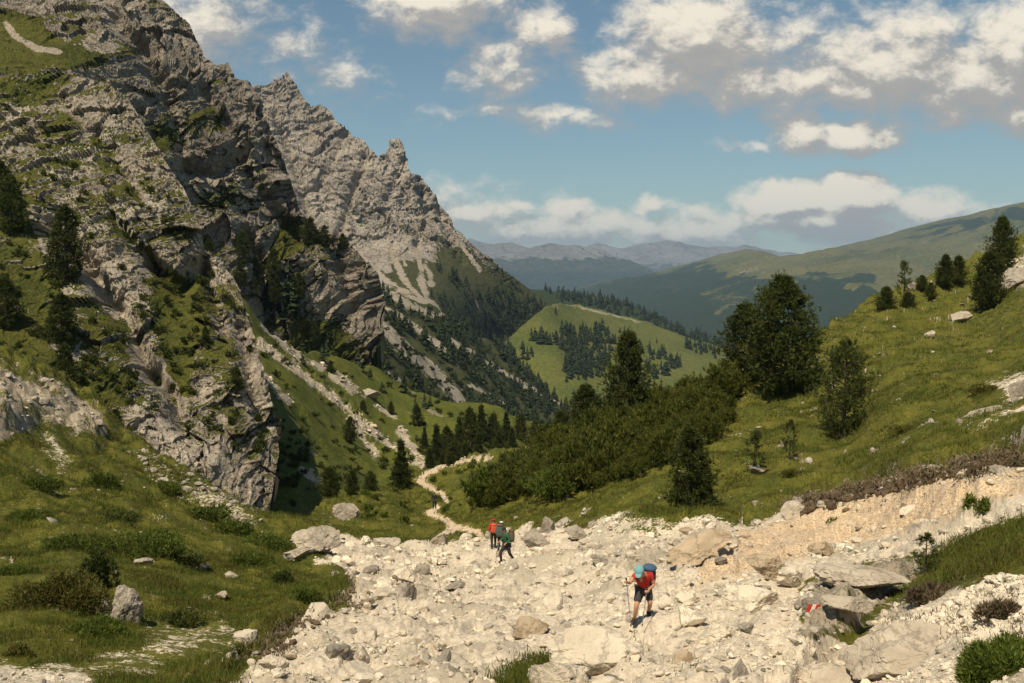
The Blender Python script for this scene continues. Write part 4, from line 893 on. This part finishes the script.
tufts(5000, A_, lambda D: (D['M'][:, 2] < .5), .11, 9, BUSH, 'green_verge', 10, wd=.016, spreadr=.08, poly=[(900, 590), (925, 562), (965, 545), (1060, 505), (1060, 545), (1000, 560), (930, 590), (895, 605)])
# roots and soil crumbs that hang from the undercut turf
def fringe(line, name, n, L, seed, off=0):
    rng = np.random.default_rng(seed); pts = np.array(line, float); cs = np.r_[0, np.cumsum(np.hypot(*np.diff(pts, axis=0).T))]
    s = np.linspace(0, cs[-1], 90); C = []
    for q in s:
        P = place(A_, np.interp(q, cs, pts[:, 0]), np.interp(q, cs, pts[:, 1])+off); C.append(P)
    C = np.array(C); C = np.repeat(C, n//90, 0); jit = rng.normal(size=C.shape)*np.array([.25, .22, .13]); C = C+jit
    keep = (vnoise(C/1.1, seed) > -.25); C = C[keep]
    D = rng.normal(size=C.shape)*.5+np.array([0, -.25, -.75])
    v, f = blades(C, D, L*rng.uniform(.4, 1.4, len(C)), .045, rng); tag(link(name, mesh_np(name, v, f, smooth=False), ROOT), kind='stuff')
for n_, o_ in (('hanging_roots', 0), ('root_mat', 5), ('soil_crumbs', -3)):
    fringe([(790, 508), (815, 499), (850, 493), (900, 481), (960, 467), (1024, 456), (1060, 448)], n_, 8000, .24, 3+o_, off=o_)
fringe([(250, 662), (272, 645), (300, 624), (345, 602), (352, 578)], 'bank_roots', 2600, .20, 4)

# ------------------------------------------------------------------ stones
def ico(l):
    import bmesh
    bm = bmesh.new(); bmesh.ops.create_icosphere(bm, subdivisions=l, radius=1)
    v = np.array([x.co[:] for x in bm.verts]); f = np.array([[q.index for q in x.verts] for x in bm.faces]); bm.free(); return v, f
ICO = {l: ico(l) for l in (2, 3, 5)}
def rockv(seed, lvl, npl=13, rough=.05):
    rng = np.random.default_rng(seed); v, f = ICO[lvl]; n = unit(rng.normal(size=(npl, 3))); h = rng.uniform(.42, 1.0, npl)
    d = v @ n.T; r = np.where(d > .05, h/np.maximum(d, .05), 9).min(1); r = np.minimum(r, 1.15)
    q = v*r[:, None]
    if lvl >= 3:
        a, _ = facet(q+seed*3.1, .55, seed % 50); b, _ = facet(q+seed*1.7, .2, seed % 37)
        q = q*(1+(a*.10+b*.05+fbm(q+seed, .35, 4, gain=.6, k=seed % 20)*rough*2)[:, None])
    return q, f
RM = {}
def rock_proto(i, mat, lvl=3):
    k = (i, mat.name, lvl)
    if k not in RM:
        v, f = rockv(900+i, lvl, 9); me = mesh_np('stone', v, f, smooth=False); me.materials.append(mat); RM[k] = me
    return RM[k]
def boulder(name, px, py, wp, hp, mat, label, seed, depth=.8, rot=None, sink=.3, lvl=5, lay=A_):
    P = place(lay, px, py); k = P[1]/F; w, h = wp*k/2, hp*k/2
    v, f = rockv(seed, lvl, 12, .06); me = mesh_np(name, v, f, smooth=False); o = link(name, me, mat, loc=P+np.array([0, 0, h*(1-sink)]))
    o.scale = (w, w*depth, h*1.15); o.rotation_euler = rot or (0, 0, 0); tag(o, label, 'rock'); return o
boulder('boulder', 586, 672, 100, 46, LIME, 'broad smooth white boulder at the bottom centre', 5, .7)
boulder('boulder', 552, 694, 70, 40, LIME, 'white boulder cut by the bottom edge, left of the broad smooth one', 6, .8)
boulder('boulder', 122, 624, 34, 38, GREY, 'upright grey boulder under the dark juniper in the left meadow', 7, .8)
boulder('boulder', 106, 618, 20, 20, GREY, 'smaller grey boulder leaning on the left of the upright one', 8, .8)
boulder('rock_slab', 699, 560, 62, 24, OCHRE, 'tilted brown slab jutting from the earth bank below the bushy pine', 9, .8, rot=(0, -.42, .2), sink=0)
boulder('boulder', 766, 577, 36, 32, OCHRE, 'tawny block with a dark hollow under it, right of the brown slab', 10, .8, sink=.1)
boulder('boulder', 822, 553, 26, 14, OCHRE, 'reddish brown block half buried in the middle of the earth bank', 13, .8)
boulder('boulder', 526, 633, 40, 20, OCHRE, 'brownish boulder lying among white rubble left of the nearest hiker', 14, .8)
boulder('boulder', 440, 652, 22, 14, LIME, 'pale boulder in the rubble left of the brownish one', 15)
boulder('rock_outcrop', 322, 548, 52, 22, PALE, 'pale grey outcrop at the head of the gully under the green slope', 16, .9)
boulder('rock_outcrop', 300, 560, 34, 15, PALE, 'rounded pale block touching the left of the gully head outcrop', 17, .9)
boulder('rock_outcrop', 348, 521, 28, 26, PALE, 'narrow upright rock standing behind the gully head outcrop', 18, .7)
boulder('boulder', 385, 548, 30, 12, PALE, 'flat white block on the rim of the gully right of the outcrop', 19)
boulder('boulder', 438, 544, 26, 12, PALE, 'flat white block at the gully rim right under the footpath', 20)
boulder('boulder', 404, 583, 24, 18, LIME, 'shadow casting pale block in the upper part of the rubble', 22)
boulder('boulder', 420, 576, 20, 14, GREY, 'grey block next to the shadow casting one in the upper rubble', 23)
boulder('boulder', 535, 548, 34, 20, GREY, 'tall pale rock right beside the group of hikers', 24, .8)
boulder('boulder', 549, 536, 20, 26, GREY, 'pointed rock behind the tall pale one near the group of hikers', 25, .7)
boulder('boulder', 576, 540, 26, 16, GREY, 'grey rock under the grass step in the middle of the picture', 26, .8)
boulder('boulder', 628, 562, 28, 16, LIME, 'rounded stone just above the nearest hiker', 27)
boulder('boulder', 647, 566, 22, 12, GREY, 'grey stone directly above the blue backpack', 28)
boulder('boulder', 600, 566, 24, 14, GREY, 'grey block left of the rounded stone above the nearest hiker', 29)
boulder('boulder', 248, 648, 30, 22, LIME, 'rounded pale boulder at the turf edge of the left gully bank', 30)
boulder('boulder', 272, 668, 26, 16, LIME, 'pale boulder below the turf edge of the left gully bank', 31)
boulder('boulder', 232, 668, 24, 16, PALE, 'pale stone left of the rounded boulder on the gully bank', 32)
boulder('rock_outcrop', 862, 582, 84, 18, PALE, 'long layered grey ledge beside the trail mark in the right foreground', 33, .8, rot=(0, .12, 0), sink=.5)
boulder('rock_outcrop', 848, 606, 58, 16, PALE, 'lower grey ledge directly right of the trail mark', 34, .8, rot=(0, .08, 0), sink=.5)
boulder('rock_outcrop', 902, 664, 132, 44, PALE, 'huge flat cracked grey rock at the bottom right', 35, .8, rot=(0, -.1, .1), sink=.45)
boulder('rock_outcrop', 838, 690, 80, 26, PALE, 'grey rock ledge cut by the bottom edge left of the huge flat one', 36, .8, sink=.45)
boulder('boulder', 760, 610, 60, 30, LIME, 'wide white boulder left of the trail mark', 37, .8)
boulder('boulder', 792, 585, 34, 20, LIME, 'white block between the tawny block and the layered ledge', 38, .8)
boulder('boulder', 715, 640, 40, 22, LIME, 'pale boulder right of the nearest hiker in the lower rubble', 39, .8)
boulder('boulder', 757, 474, 24, 10, GREY, 'flat grey stone in the grass behind the spindly small pine', 40)
boulder('boulder', 962, 321, 24, 10, PALE, 'pale boulder with a brown shadow in the upper right grass', 41)
boulder('boulder', 932, 338, 12, 7, PALE, 'small pale stone left below the pale boulder in the upper right grass', 42)
boulder('boulder', 935, 360, 14, 10, PALE, 'pale stone in the middle of the right hill', 43)
boulder('boulder', 1016, 402, 20, 26, GREY, 'grey rock at the right edge of the photo on the hill', 44, .8)
boulder('boulder', 992, 416, 60, 8, PALE, 'long low pale rock rib in the grass near the right edge', 45, .6, rot=(0, -.2, 0))
boulder('rock_outcrop', 1016, 285, 40, 22, GREY, 'pale rock ledge at the top right corner of the hill', 46, .7, rot=(0, -.1, 0))
boulder('boulder', 1014, 262, 14, 8, PALE, 'single pale stone on top of the rock ledge on the hill', 47)
boulder('boulder', 914, 291, 16, 9, GREY, 'little grey rocks on the right skyline', 48)
boulder('boulder', 784, 447, 7, 9, PALE, 'small white stone beside the narrow sapling', 49)
boulder('boulder', 797, 512, 18, 16, GREY, 'pale round boulder at the left end of the turf lip', 50)
boulder('boulder', 140, 568, 26, 12, GREY, 'grey stones at the right of the wide willow shrub', 51)
boulder('boulder', 196, 568, 24, 9, GREY, 'flat grey stone in the middle of the left meadow', 52)
boulder('boulder', 232, 578, 14, 7, PALE, 'small pale stone in the left meadow nearest the gully', 53)
boulder('boulder', 220, 597, 14, 7, PALE, 'small pale stone below the flat grey stone in the left meadow', 54)
boulder('boulder', 370, 398, 18, 10, GREY, 'grey boulder with a dark hollow on the green slope', 56, lay=M_)

# trail mark: red white red paint on its own little rock
mk = boulder('marked_rock', 811, 612, 23, 16, GREY, 'small rock painted with red and white trail marks', 58, .7, lvl=3)
def painted(px, py, w, h):
    P = place(A_, 811, 613); k = P[1]/F; me_parts = []
    import bmesh
    e = mk; k *= .72
    def stripe(x0, x1, mat, nm, dy):
        V = [((x-.0)*k, -.0, z*k) for x, z in ((x0-2.2, -5.5), (x1-2.2, -5.5), (x1+2.2, 5.5), (x0+2.2, 5.5))]
        V = [np.array(v) for v in V]; V2 = [v+np.array([0, .015, 0]) for v in V]
        me = mesh_np(nm, np.array(V+V2), np.array([[0, 1, 2, 3], [7, 6, 5, 4], [0, 4, 5, 1], [1, 5, 6, 2], [2, 6, 7, 3], [3, 7, 4, 0]]), smooth=False)
        o = link(nm, me, mat); o.parent = mk; o.matrix_parent_inverse = mk.matrix_basis.inverted()
        o.location = mk.location + Vector((0, -mk.scale[1]*.98-dy, mk.scale[2]*.18)); return o
    RED = simple('red_paint', (.52, .05, .03), .6, 30, 0, (.40, .05, .035)); WHT = simple('white_paint', (.78, .72, .62), .6, 30, 0, (.6, .55, .46))
    stripe(-8.5, -3, RED, 'red_stripe', .0); stripe(-3, 2.2, WHT, 'white_stripe', .002); stripe(2.2, 8.2, RED, 'red_stripe', .0)
painted(811, 606, 16, 10)

# hundreds of blocks, one by one
g = 'limestone blocks lying in the rubble gully'
ids = scatter(A_, [(200, 690), (262, 655), (345, 600), (322, 530), (480, 540), (640, 512), (745, 525), (1030, 460), (1024, 517), (925, 560), (860, 612), (800, 700)], 205, lambda D: D['M'][:, 1] > .5)
kk_ = 0
for j, i in enumerate(ids):
    P = LAY[A_]['V'][i]; s = (RNG.pareto(1.6)+1)*5.5; s = min(s, 30)*P[1]/F*.5
    mt = (LIME, LIME, LIME, GREY, OCHRE)[int(RNG.integers(0, 5))]
    o = bpy.data.objects.new('stone_block', rock_proto(j % 9, mt)); COL.objects.link(o)
    o.location = P+np.array([0, 0, s*.25]); o.scale = (s*RNG.uniform(.8, 1.5), s*RNG.uniform(.8, 1.3), s*RNG.uniform(.5, .95)); o.rotation_euler = tuple(RNG.normal(size=2)*.3)+(RNG.random()*6,)
    tag(o, 'limestone block lying loose in the rubble of the gully', 'rock', g)
# countless small stones
def gravel(name, n, cond, lo, hi, mat, seed, poly=[(-40, 200), (1064, 200), (1064, 720), (-40, 720)], lvl=2, al=2.0, lay=A_, flat=(.45, .9)):
    rng = np.random.default_rng(seed); ids = scatter(lay, poly, n, cond, rng); P = LAY[lay]['V'][ids]; n = len(P)
    pr = [rockv(1000+seed*10+i, lvl, 8)[0] for i in range(10)]; f0 = ICO[lvl][1]; nv = len(pr[0])
    s = np.minimum((rng.pareto(al, n)+1)*lo, hi)*P[:, 1]/F*.5
    V = np.empty((n, nv, 3)); a = rng.random(n)*6.283; b = rng.normal(size=n)*.5
    st = np.stack([s*rng.uniform(.8, 1.6, n), s*rng.uniform(.8, 1.4, n), s*rng.uniform(flat[0], flat[1], n)], -1)
    for j in range(n):
        v = pr[j % 10]*st[j]; ca, sa, cb_, sb_ = math.cos(a[j]), math.sin(a[j]), math.cos(b[j]), math.sin(b[j])
        x, y, z = v[:, 0], v[:, 1], v[:, 2]; y, z = y*cb_-z*sb_, y*sb_+z*cb_
        V[j, :, 0] = x*ca-y*sa; V[j, :, 1] = x*sa+y*ca; V[j, :, 2] = z+s[j]*.2
    V += P[:, None]
    Fc = (f0[None]+(np.arange(n)*nv)[:, None, None]).reshape(-1, 3)
    me = mesh_np(name, V.reshape(-1, 3), Fc, smooth=False)
    at = me.attributes.new('rnd', 'FLOAT', 'POINT'); at.data.foreach_set('value', np.repeat(rng.random(n), nv).astype(np.float32))
    tag(link(name, me, mat), kind='stuff')
gully = lambda D: (D['M'][:, 1] > .5) & ~((D['py'] < 537) & (D['px'] < 482))
gravel('rubble', 9500, lambda D: gully(D) & (D['M'][:, 2] < .6), 1.6, 10, LIME, 1, al=1.9)
gravel('rubble_heaps', 4600, lambda D: gully(D) & (D['M'][:, 2] < .6) & (vnoise(D['V']/3.2, 88) > .16), 2.2, 13, LIME, 11, al=2.2)
gravel('white_gravel', 1800, None, 3.2, 12, LIME, 12, poly=[(930, 610), (1000, 575), (1040, 580), (1040, 640), (985, 660), (960, 630), (900, 650), (880, 630)])
SOIL = rock_mat('dark_soil', (.15, .105, .065), (.105, .072, .045), (.24, .18, .12))
gravel('turf_edge_soil', 1300, None, 3.0, 11, SOIL, 14, poly=[(790, 504), (850, 490), (905, 477), (960, 463), (1040, 451), (1040, 463), (960, 477), (900, 491), (850, 502), (800, 516)], lvl=2, flat=(.7, 1.2))
gravel('bank_edge_soil', 420, None, 2.6, 9, SOIL, 15, poly=[(246, 660), (272, 640), (300, 620), (342, 600), (350, 580), (356, 596), (320, 626), (280, 655), (256, 672)], flat=(.7, 1.2))
gravel('grey_rubble', 900, lambda D: gully(D) & (D['M'][:, 2] < .6), 2.4, 13, GREY, 2)
gravel('bank_stones', 1000, lambda D: D['M'][:, 2] > .4, 1.2, 9, PALE, 3)
gravel('turf_stones', 900, lambda D: gcond(D) & (vnoise(D['V']/6., 29) > .02), 1.2, 6, GREY, 4, flat=(.25, .5), al=2.4)
gravel('outcrop_rubble', 700, lambda D: D['M'][:, 0] > .5, 2.5, 12, GREY, 5)
gravel('scree_blocks', 380, lambda D: (D['M'][:, 1] > .35), 1.3, 6, PALE, 6, poly=[(200, 320), (560, 320), (560, 520), (200, 520)], lay=M_)
gravel('foot_rubble', 500, lambda D: (D['py'] > 0), 2, 8, GREY, 7, poly=[(130, 440), (185, 470), (262, 515), (262, 535), (215, 520), (150, 480)])
gravel('lip_rubble', 420, None, 2.2, 9, GREY, 8, poly=[(795, 500), (850, 488), (905, 474), (960, 462), (1030, 448), (1030, 462), (960, 474), (900, 488), (850, 500), (800, 512)])

# small bushes clinging to the crags
def crag_bushes(lay, poly, n, name, s0, seed, mat):
    rng = np.random.default_rng(seed); ids = scatter(lay, poly, n, lambda D: (D['M'][:, 0] < .6), rng); P = LAY[lay]['V'][ids]
    pr = [mugo(seed*10+i, 1.2, .9, 12, 4, 6, .45, .16) for i in range(4)]
    V, Fc = spread(pr, P-np.array([0, 0, .1]), rng.uniform(.4, 1.3, len(P))*s0, rng)
    tag(link(name, mesh_np(name, V, Fc, smooth=False), mat), kind='stuff')
crag_bushes(B_, [(0, 190), (60, 100), (140, 150), (200, 250), (240, 300), (275, 450), (150, 500), (0, 400)], 260, 'crag_scrub', .8, 71, PINE)
crag_bushes(C_, [(100, 60), (165, 20), (230, 90), (300, 220), (380, 300), (360, 360), (280, 350), (200, 250)], 80, 'ridge_scrub', .8, 72, PINE)
crag_bushes(M_, [(260, 340), (400, 385), (520, 430), (500, 500), (280, 510), (240, 470)], 240, 'slope_scrub', 1.0, 73, PINE)
crag_bushes('scree_slope', [(340, 290), (430, 310), (560, 400), (540, 430), (400, 400), (340, 350)], 500, 'scree_scrub', 2.8, 74, FARP)
crag_bushes(A_, [(330, 500), (400, 487), (480, 462), (500, 458), (480, 490), (450, 515), (350, 530)], 60, 'path_scrub', .55, 75, BUSH)

# ------------------------------------------------------------------ people
SKIN = simple('skin', (.46, .25, .15), .6); BLK = simple('dark_trousers', (.035, .033, .035), .9); GRYT = simple('grey_shorts', (.05, .048, .05), .9)
REDS = simple('red_shirt', (.42, .035, .03), .85); TEAL = simple('teal_cap', (.16, .34, .36), .8); NAVY = simple('navy_pack', (.025, .05, .10), .7); NAVYL = simple('slate_blue_cloth', (.05, .10, .16), .7)
ORNG = simple('orange_red_pack', (.55, .09, .045), .75); GREN = simple('green_jacket', (.035, .11, .055), .8); BRWN = simple('olive_pack', (.11, .085, .05), .8); SLATE = simple('slate_pack', (.08, .10, .10), .8)
METL = simple('pole_metal', (.25, .25, .26), .35); BOOT = simple('boots', (.05, .04, .035), .8); HAIR = simple('dark_hair', (.03, .022, .016), .8); WHTC = simple('pale_cap', (.62, .60, .55), .8); DKSH = simple('black_jacket', (.02, .02, .024), .8)
def skin(name, pts, rad, edges, mat, parent, sub=2, root=0):
    me = bpy.data.meshes.new(name); me.from_pydata([tuple(p) for p in pts], edges, []); o = bpy.data.objects.new(name, me); COL.objects.link(o)
    o.modifiers.new('skin', 'SKIN'); 
    if not me.skin_vertices: me.skin_vertices if hasattr(me, 'skin_vertices') else None
    if len(me.skin_vertices) == 0:
        bpy.context.view_layer.objects.active = o
    sv = me.skin_vertices[0].data
    for i, r in enumerate(rad):
        r = r if isinstance(r, tuple) else (r, r); sv[i].radius = r; sv[i].use_root = (i == root)
    m = o.modifiers.new('sub', 'SUBSURF'); m.levels = sub; m.render_levels = sub
    dg = bpy.context.evaluated_depsgraph_get(); dg.update(); nm = bpy.data.meshes.new_from_object(o.evaluated_get(dg))
    bpy.data.objects.remove(o); bpy.data.meshes.remove(me); nm.name = name
    nm.materials.clear(); nm.materials.append(mat); nm.polygons.foreach_set('use_smooth', [True]*len(nm.polygons))
    q = bpy.data.objects.new(name, nm); COL.objects.link(q); q.parent = parent; return q
def ball(name, c, r, mat, parent, rot=(0, 0, 0), zmin=None, rough=0):
    v, f = ICO[3]; v = v.copy()
    if zmin is not None: v[:, 2] = np.maximum(v[:, 2], zmin)
    o = link(name, mesh_np(name, v*np.array(r), f), mat); o.parent = parent; o.location = c; o.rotation_euler = rot; return o
def pack(c, w, d, h, mat, parent, rot=(0, 0, 0), lid=None, name='backpack'):
    import bmesh
    bm = bmesh.new(); bmesh.ops.create_cube(bm, size=1)
    bmesh.ops.subdivide_edges(bm, edges=bm.edges[:], cuts=5, use_grid_fill=True)
    for v in bm.verts:
        p = v.co; q = p.copy(); n = (abs(2*p.x)**4+abs(2*p.y)**4+abs(2*p.z)**4)**.25
        q = q/max(n, .01)*max(abs(2*p.x), abs(2*p.y), abs(2*p.z)); t = 1-.22*max(0, q.z*2)**2; v.co = (q.x*w*t, q.y*d*t, q.z*h)
    me = bpy.data.meshes.new(name); bm.to_mesh(me); bm.free(); me.polygons.foreach_set('use_smooth', [True]*len(me.polygons))
    o = link(name, me, mat); o.parent = parent; o.location = c; o.rotation_euler = rot
    if lid:
        l = ball('lid', (0, 0, h*.47), (w*.48, d*.52, h*.13), lid, o); ball('side_pocket', (w*.42, 0, -h*.18), (w*.15, d*.35, h*.24), lid, o)
    return o
def person(label, loc, J, top, bottom, sleeve=.45, trouser=.8, packspec=None, hat=None, hatmat=None, poles=(), rz=0, sc=1.0, group=None, sock=BOOT):
    e = empty('hiker', loc, rz); e.scale = (sc,)*3; tag(e, label, 'person', group)
    J = {k: Vector(v) for k, v in J.items()}
    names = ['pelvis', 'spine', 'chest', 'neck', 'jaw', 'head', 'shL', 'elL', 'wrL', 'haL', 'shR', 'elR', 'wrR', 'haR', 'hiL', 'knL', 'anL', 'toL', 'hiR', 'knR', 'anR', 'toR']
    J['jaw'] = J['neck'].lerp(J['head'], .55)
    for s_ in 'LR': J['ha'+s_] = J['wr'+s_]+(J['wr'+s_]-J['el'+s_]).normalized()*.07
    pts = [J[n] for n in names]
    rad = [(.125, .10), (.12, .09), (.15, .105), .052, .068, .092, .058, .040, .026, (.036, .016), .058, .040, .026, (.036, .016), .085, .055, .036, .022, .085, .055, .036, .022]
    for s_, i_ in (('L', 17), ('R', 21)): pts[i_] = J['an'+s_].lerp(J['to'+s_], .5)
    ed = [(0, 1), (1, 2), (2, 3), (3, 4), (4, 5), (2, 6), (6, 7), (7, 8), (8, 9), (2, 10), (10, 11), (11, 12), (12, 13), (0, 14), (14, 15), (15, 16), (16, 17), (0, 18), (18, 19), (19, 20), (20, 21)]
    face = Vector(J['face']).normalized() if 'face' in J else Vector((0, -1, 0))
    for h, el in ((9, 'elL'), (13, 'elR')):         # five separate fingers, closed round a grip
        a = (pts[h]-pts[h-1]).normalized(); sd = a.cross(Vector((0, 0, 1))).normalized(); cu = Vector((0, 0, -1)) if abs(a.z) < .8 else Vector((0, -1, 0))
        for q, ln in zip((-.028, -.010, .009, .027), (.030, .036, .034, .026)):
            b0 = len(pts); pts += [pts[h]+sd*q+a*.02, pts[h]+sd*q+a*(.02+ln)+cu*.012, pts[h]+sd*q*.9+a*(.015+ln*.6)+cu*.045]; rad += [.0095, .0085, .0075]; ed += [(h, b0), (b0, b0+1), (b0+1, b0+2)]
        b0 = len(pts); pts += [pts[h-1].lerp(pts[h], .5)-sd*.035+cu*.01, pts[h]-sd*.03+a*.02+cu*.035]; rad += [.010, .0085]; ed += [(h-1, b0), (b0, b0+1)]
    skin('body', pts, rad, ed, SKIN, e)
    hd = J['head']; up = (J['head']-J['neck']).normalized()
    ball('nose', hd+face*.098-up*.012, (.014, .020, .018), SKIN, e)
    for q in (-1, 1):
        sd = face.cross(up).normalized()*q; ball('ear', hd+sd*.088-up*.01, (.012, .02, .03), SKIN, e); ball('eye', hd+face*.082+sd*.032+up*.012, (.013, .008, .008), HAIR, e)
    ball('mouth', hd+face*.088-up*.05, (.022, .008, .007), REDS, e)
    q = up.to_track_quat('Z', 'Y').to_euler()
    ball('hair', hd+up*.022-face*.014, (.100, .108, .098), HAIR, e, q, zmin=-.35)
    if hat == 'cap':
        c = ball('cap', hd+up*.045, (.108, .118, .085), hatmat, e, q, zmin=-.1); ball('peak', hd+up*.045+face*.12, (.07, .075, .012), hatmat, e, q)
    # jacket or shirt, sleeves
    eL = J['shL'].lerp(J['elL'], min(1, sleeve*1.0)); eR = J['shR'].lerp(J['elR'], min(1, sleeve))
    tp = [J['pelvis'], J['spine'], J['chest'], J['chest'].lerp(J['neck'], .72), J['shL'], eL, J['shR'], eR]; tr = [(.152, .13), (.145, .115), (.178, .13), .075, .082, .066, .082, .066]; te = [(0, 1), (1, 2), (2, 3), (2, 4), (4, 5), (2, 6), (6, 7)]
    if sleeve >= 1: tp += [J['wrL'], J['wrR']]; tr += [.042, .042]; te += [(5, 8), (7, 9)]
    skin('shirt' if sleeve < 1 else 'jacket', tp, tr, te, top, e)
    pb = [J['pelvis']-Vector((0, 0, .02)), J['hiL'], J['hiR']]; pr_ = [(.145, .13), .11, .11]; pe = [(0, 1), (0, 2)]
    for s_, i in (('L', 1), ('R', 2)):
        if trouser < 1: pb.append(J['hi'+s_].lerp(J['kn'+s_], trouser)); pr_.append(.088); pe.append((i, len(pb)-1))
        else: pb += [J['kn'+s_], J['an'+s_]]; pr_ += [.080, .058]; pe += [(i, len(pb)-2), (len(pb)-2, len(pb)-1)]
    skin('shorts' if trouser < 1 else 'trousers', pb, pr_, pe, bottom, e)
    for s_ in 'LR':
        an, to = J['an'+s_], J['to'+s_]; heel = an+(an-to)*.25; heel.z = to.z
        skin('boot', [an+(J['kn'+s_]-an)*.14, an, (an+to)/2-Vector((0, 0, .0)), to, heel], [.050, .054, .050, .042, .046], [(0, 1), (1, 2), (2, 3), (1, 4)], BOOT, e)
    if packspec:
        c, w, d, h, m1, m2, rot = packspec; pk = pack(c, w, d, h, m1, e, rot, m2)
        for s_ in 'LR':
            a = J['sh'+s_].lerp(J['chest'], .45); f2 = face.copy(); f2.z = 0
            v, f = tube([np.array(a-f2*.12+Vector((0, 0, .07))), np.array(a+Vector((0, 0, .10))), np.array(a+f2*.125), np.array(J['spine'].lerp(J['chest'], .4)+(a-J['chest'])*1.0+f2*.13)], [.02]*4, 6)
            o = link('shoulder_strap', mesh_np('shoulder_strap', v, f), m1); o.parent = e
    for hnd, tip in poles:
        a = np.array(J['ha'+hnd])+np.array([0, 0, .05]); b = np.array(tip, float); v, f = tube([a, b], [.010, .007], 6)
        k = bpy.data.objects.new('hiking_pole', None); COL.objects.link(k); k.parent = e
        for nm, A0, B0, r, m in (('shaft', a, b, [.011, .007], METL), ('grip', a+(a-b)*.03, a-(a-b)*.09, [.018, .016], BOOT), ('tip', b+(a-b)*.05, b, [.02, .006], BOOT)):
            v, f = tube([A0, B0], r, 7); o = link(nm, mesh_np(nm, v, f), m); o.parent = k
    return e
P0 = place(A_, 640, 622); print('hiker', P0)
main = dict(pelvis=(.07, .03, .76), spine=(.05, -.06, .90), chest=(.03, -.17, 1.03), neck=(-.03, -.28, 1.15), head=(-.08, -.40, 1.25), face=(-.25, -.75, -.62),
    shL=(-.15, -.21, 1.10), elL=(-.29, -.34, .96), wrL=(-.36, -.50, 1.04), shR=(.20, -.18, 1.09), elR=(.27, -.16, .86), wrR=(.12, -.36, .83),
    hiL=(-.02, .01, .70), knL=(-.12, -.23, .42), anL=(-.15, -.12, .08), toL=(-.21, -.27, .02), hiR=(.16, .03, .70), knR=(.20, -.08, .42), anR=(.20, .18, .16), toR=(.19, .04, .10))
person('nearest hiker, bent forward in red shirt and teal cap, climbing with two poles', P0+np.array([0, 0, .02]), main, REDS, GRYT, .55, .85,
       ((.17, .05, 1.02), .32, .22, .48, NAVY, NAVYL, (.45, .12, 0)), 'cap', TEAL, (('L', (-.27, -.52, .06)), ('R', (-.02, -.42, .04))), sc=.88)
def walk(lean=.06, st=.22, arm=.25):
    return dict(pelvis=(0, 0, .93), spine=(0, -lean*.5, 1.10), chest=(0, -lean, 1.28), neck=(0, -lean*1.3, 1.47), head=(0, -lean*1.7, 1.60), face=(0, -1, -.15),
        shL=(-.19, -lean, 1.40), elL=(-.25, -.05, 1.14), wrL=(-.22, -arm, 1.04), shR=(.19, -lean, 1.40), elR=(.25, .02, 1.14), wrR=(.22, -arm*.7, 1.02),
        hiL=(-.10, 0, .88), knL=(-.11, -st*.9, .50), anL=(-.11, -st*.7, .08), toL=(-.12, -st*.7-.16, .03), hiR=(.10, 0, .88), knR=(.11, st*.2, .48), anR=(.11, st, .10), toR=(.12, st-.15, .03))
gr = 'hikers walking together at the upper end of the gully'
person('hiker in green jacket and dark trousers striding with an olive backpack, front of the group', place(A_, 507, 562), walk(.10, .34), GREN, BLK, 1, 1, ((0, .22, 1.25), .36, .26, .56, BRWN, BRWN, (-.08, 0, 0)), None, None, (('L', (-.3, -.45, .0)),), rz=math.radians(-60), group=gr)
person('tall hiker in slate clothes and pale cap with a big backpack, middle of the group', place(A_, 501, 552), walk(.06, .16), SLATE, BLK, 1, 1, ((0, .24, 1.28), .42, .30, .66, SLATE, BRWN, (-.05, 0, 0)), 'cap', WHTC, (), rz=math.radians(165), sc=1.02, group=gr)
person('hiker with red top and orange backpack seen from behind, left end of the group', place(A_, 493, 549), walk(.05, .12), REDS, BLK, 1, 1, ((0, .22, 1.22), .36, .24, .50, ORNG, ORNG, (0, 0, 0)), 'cap', REDS, (), rz=math.radians(190), group=gr)
person('lone hiker in black on the winding footpath, farthest away', place(A_, 434.5, 510), walk(.05, .10), DKSH, BLK, 1, 1, None, None, None, (), rz=math.radians(175))
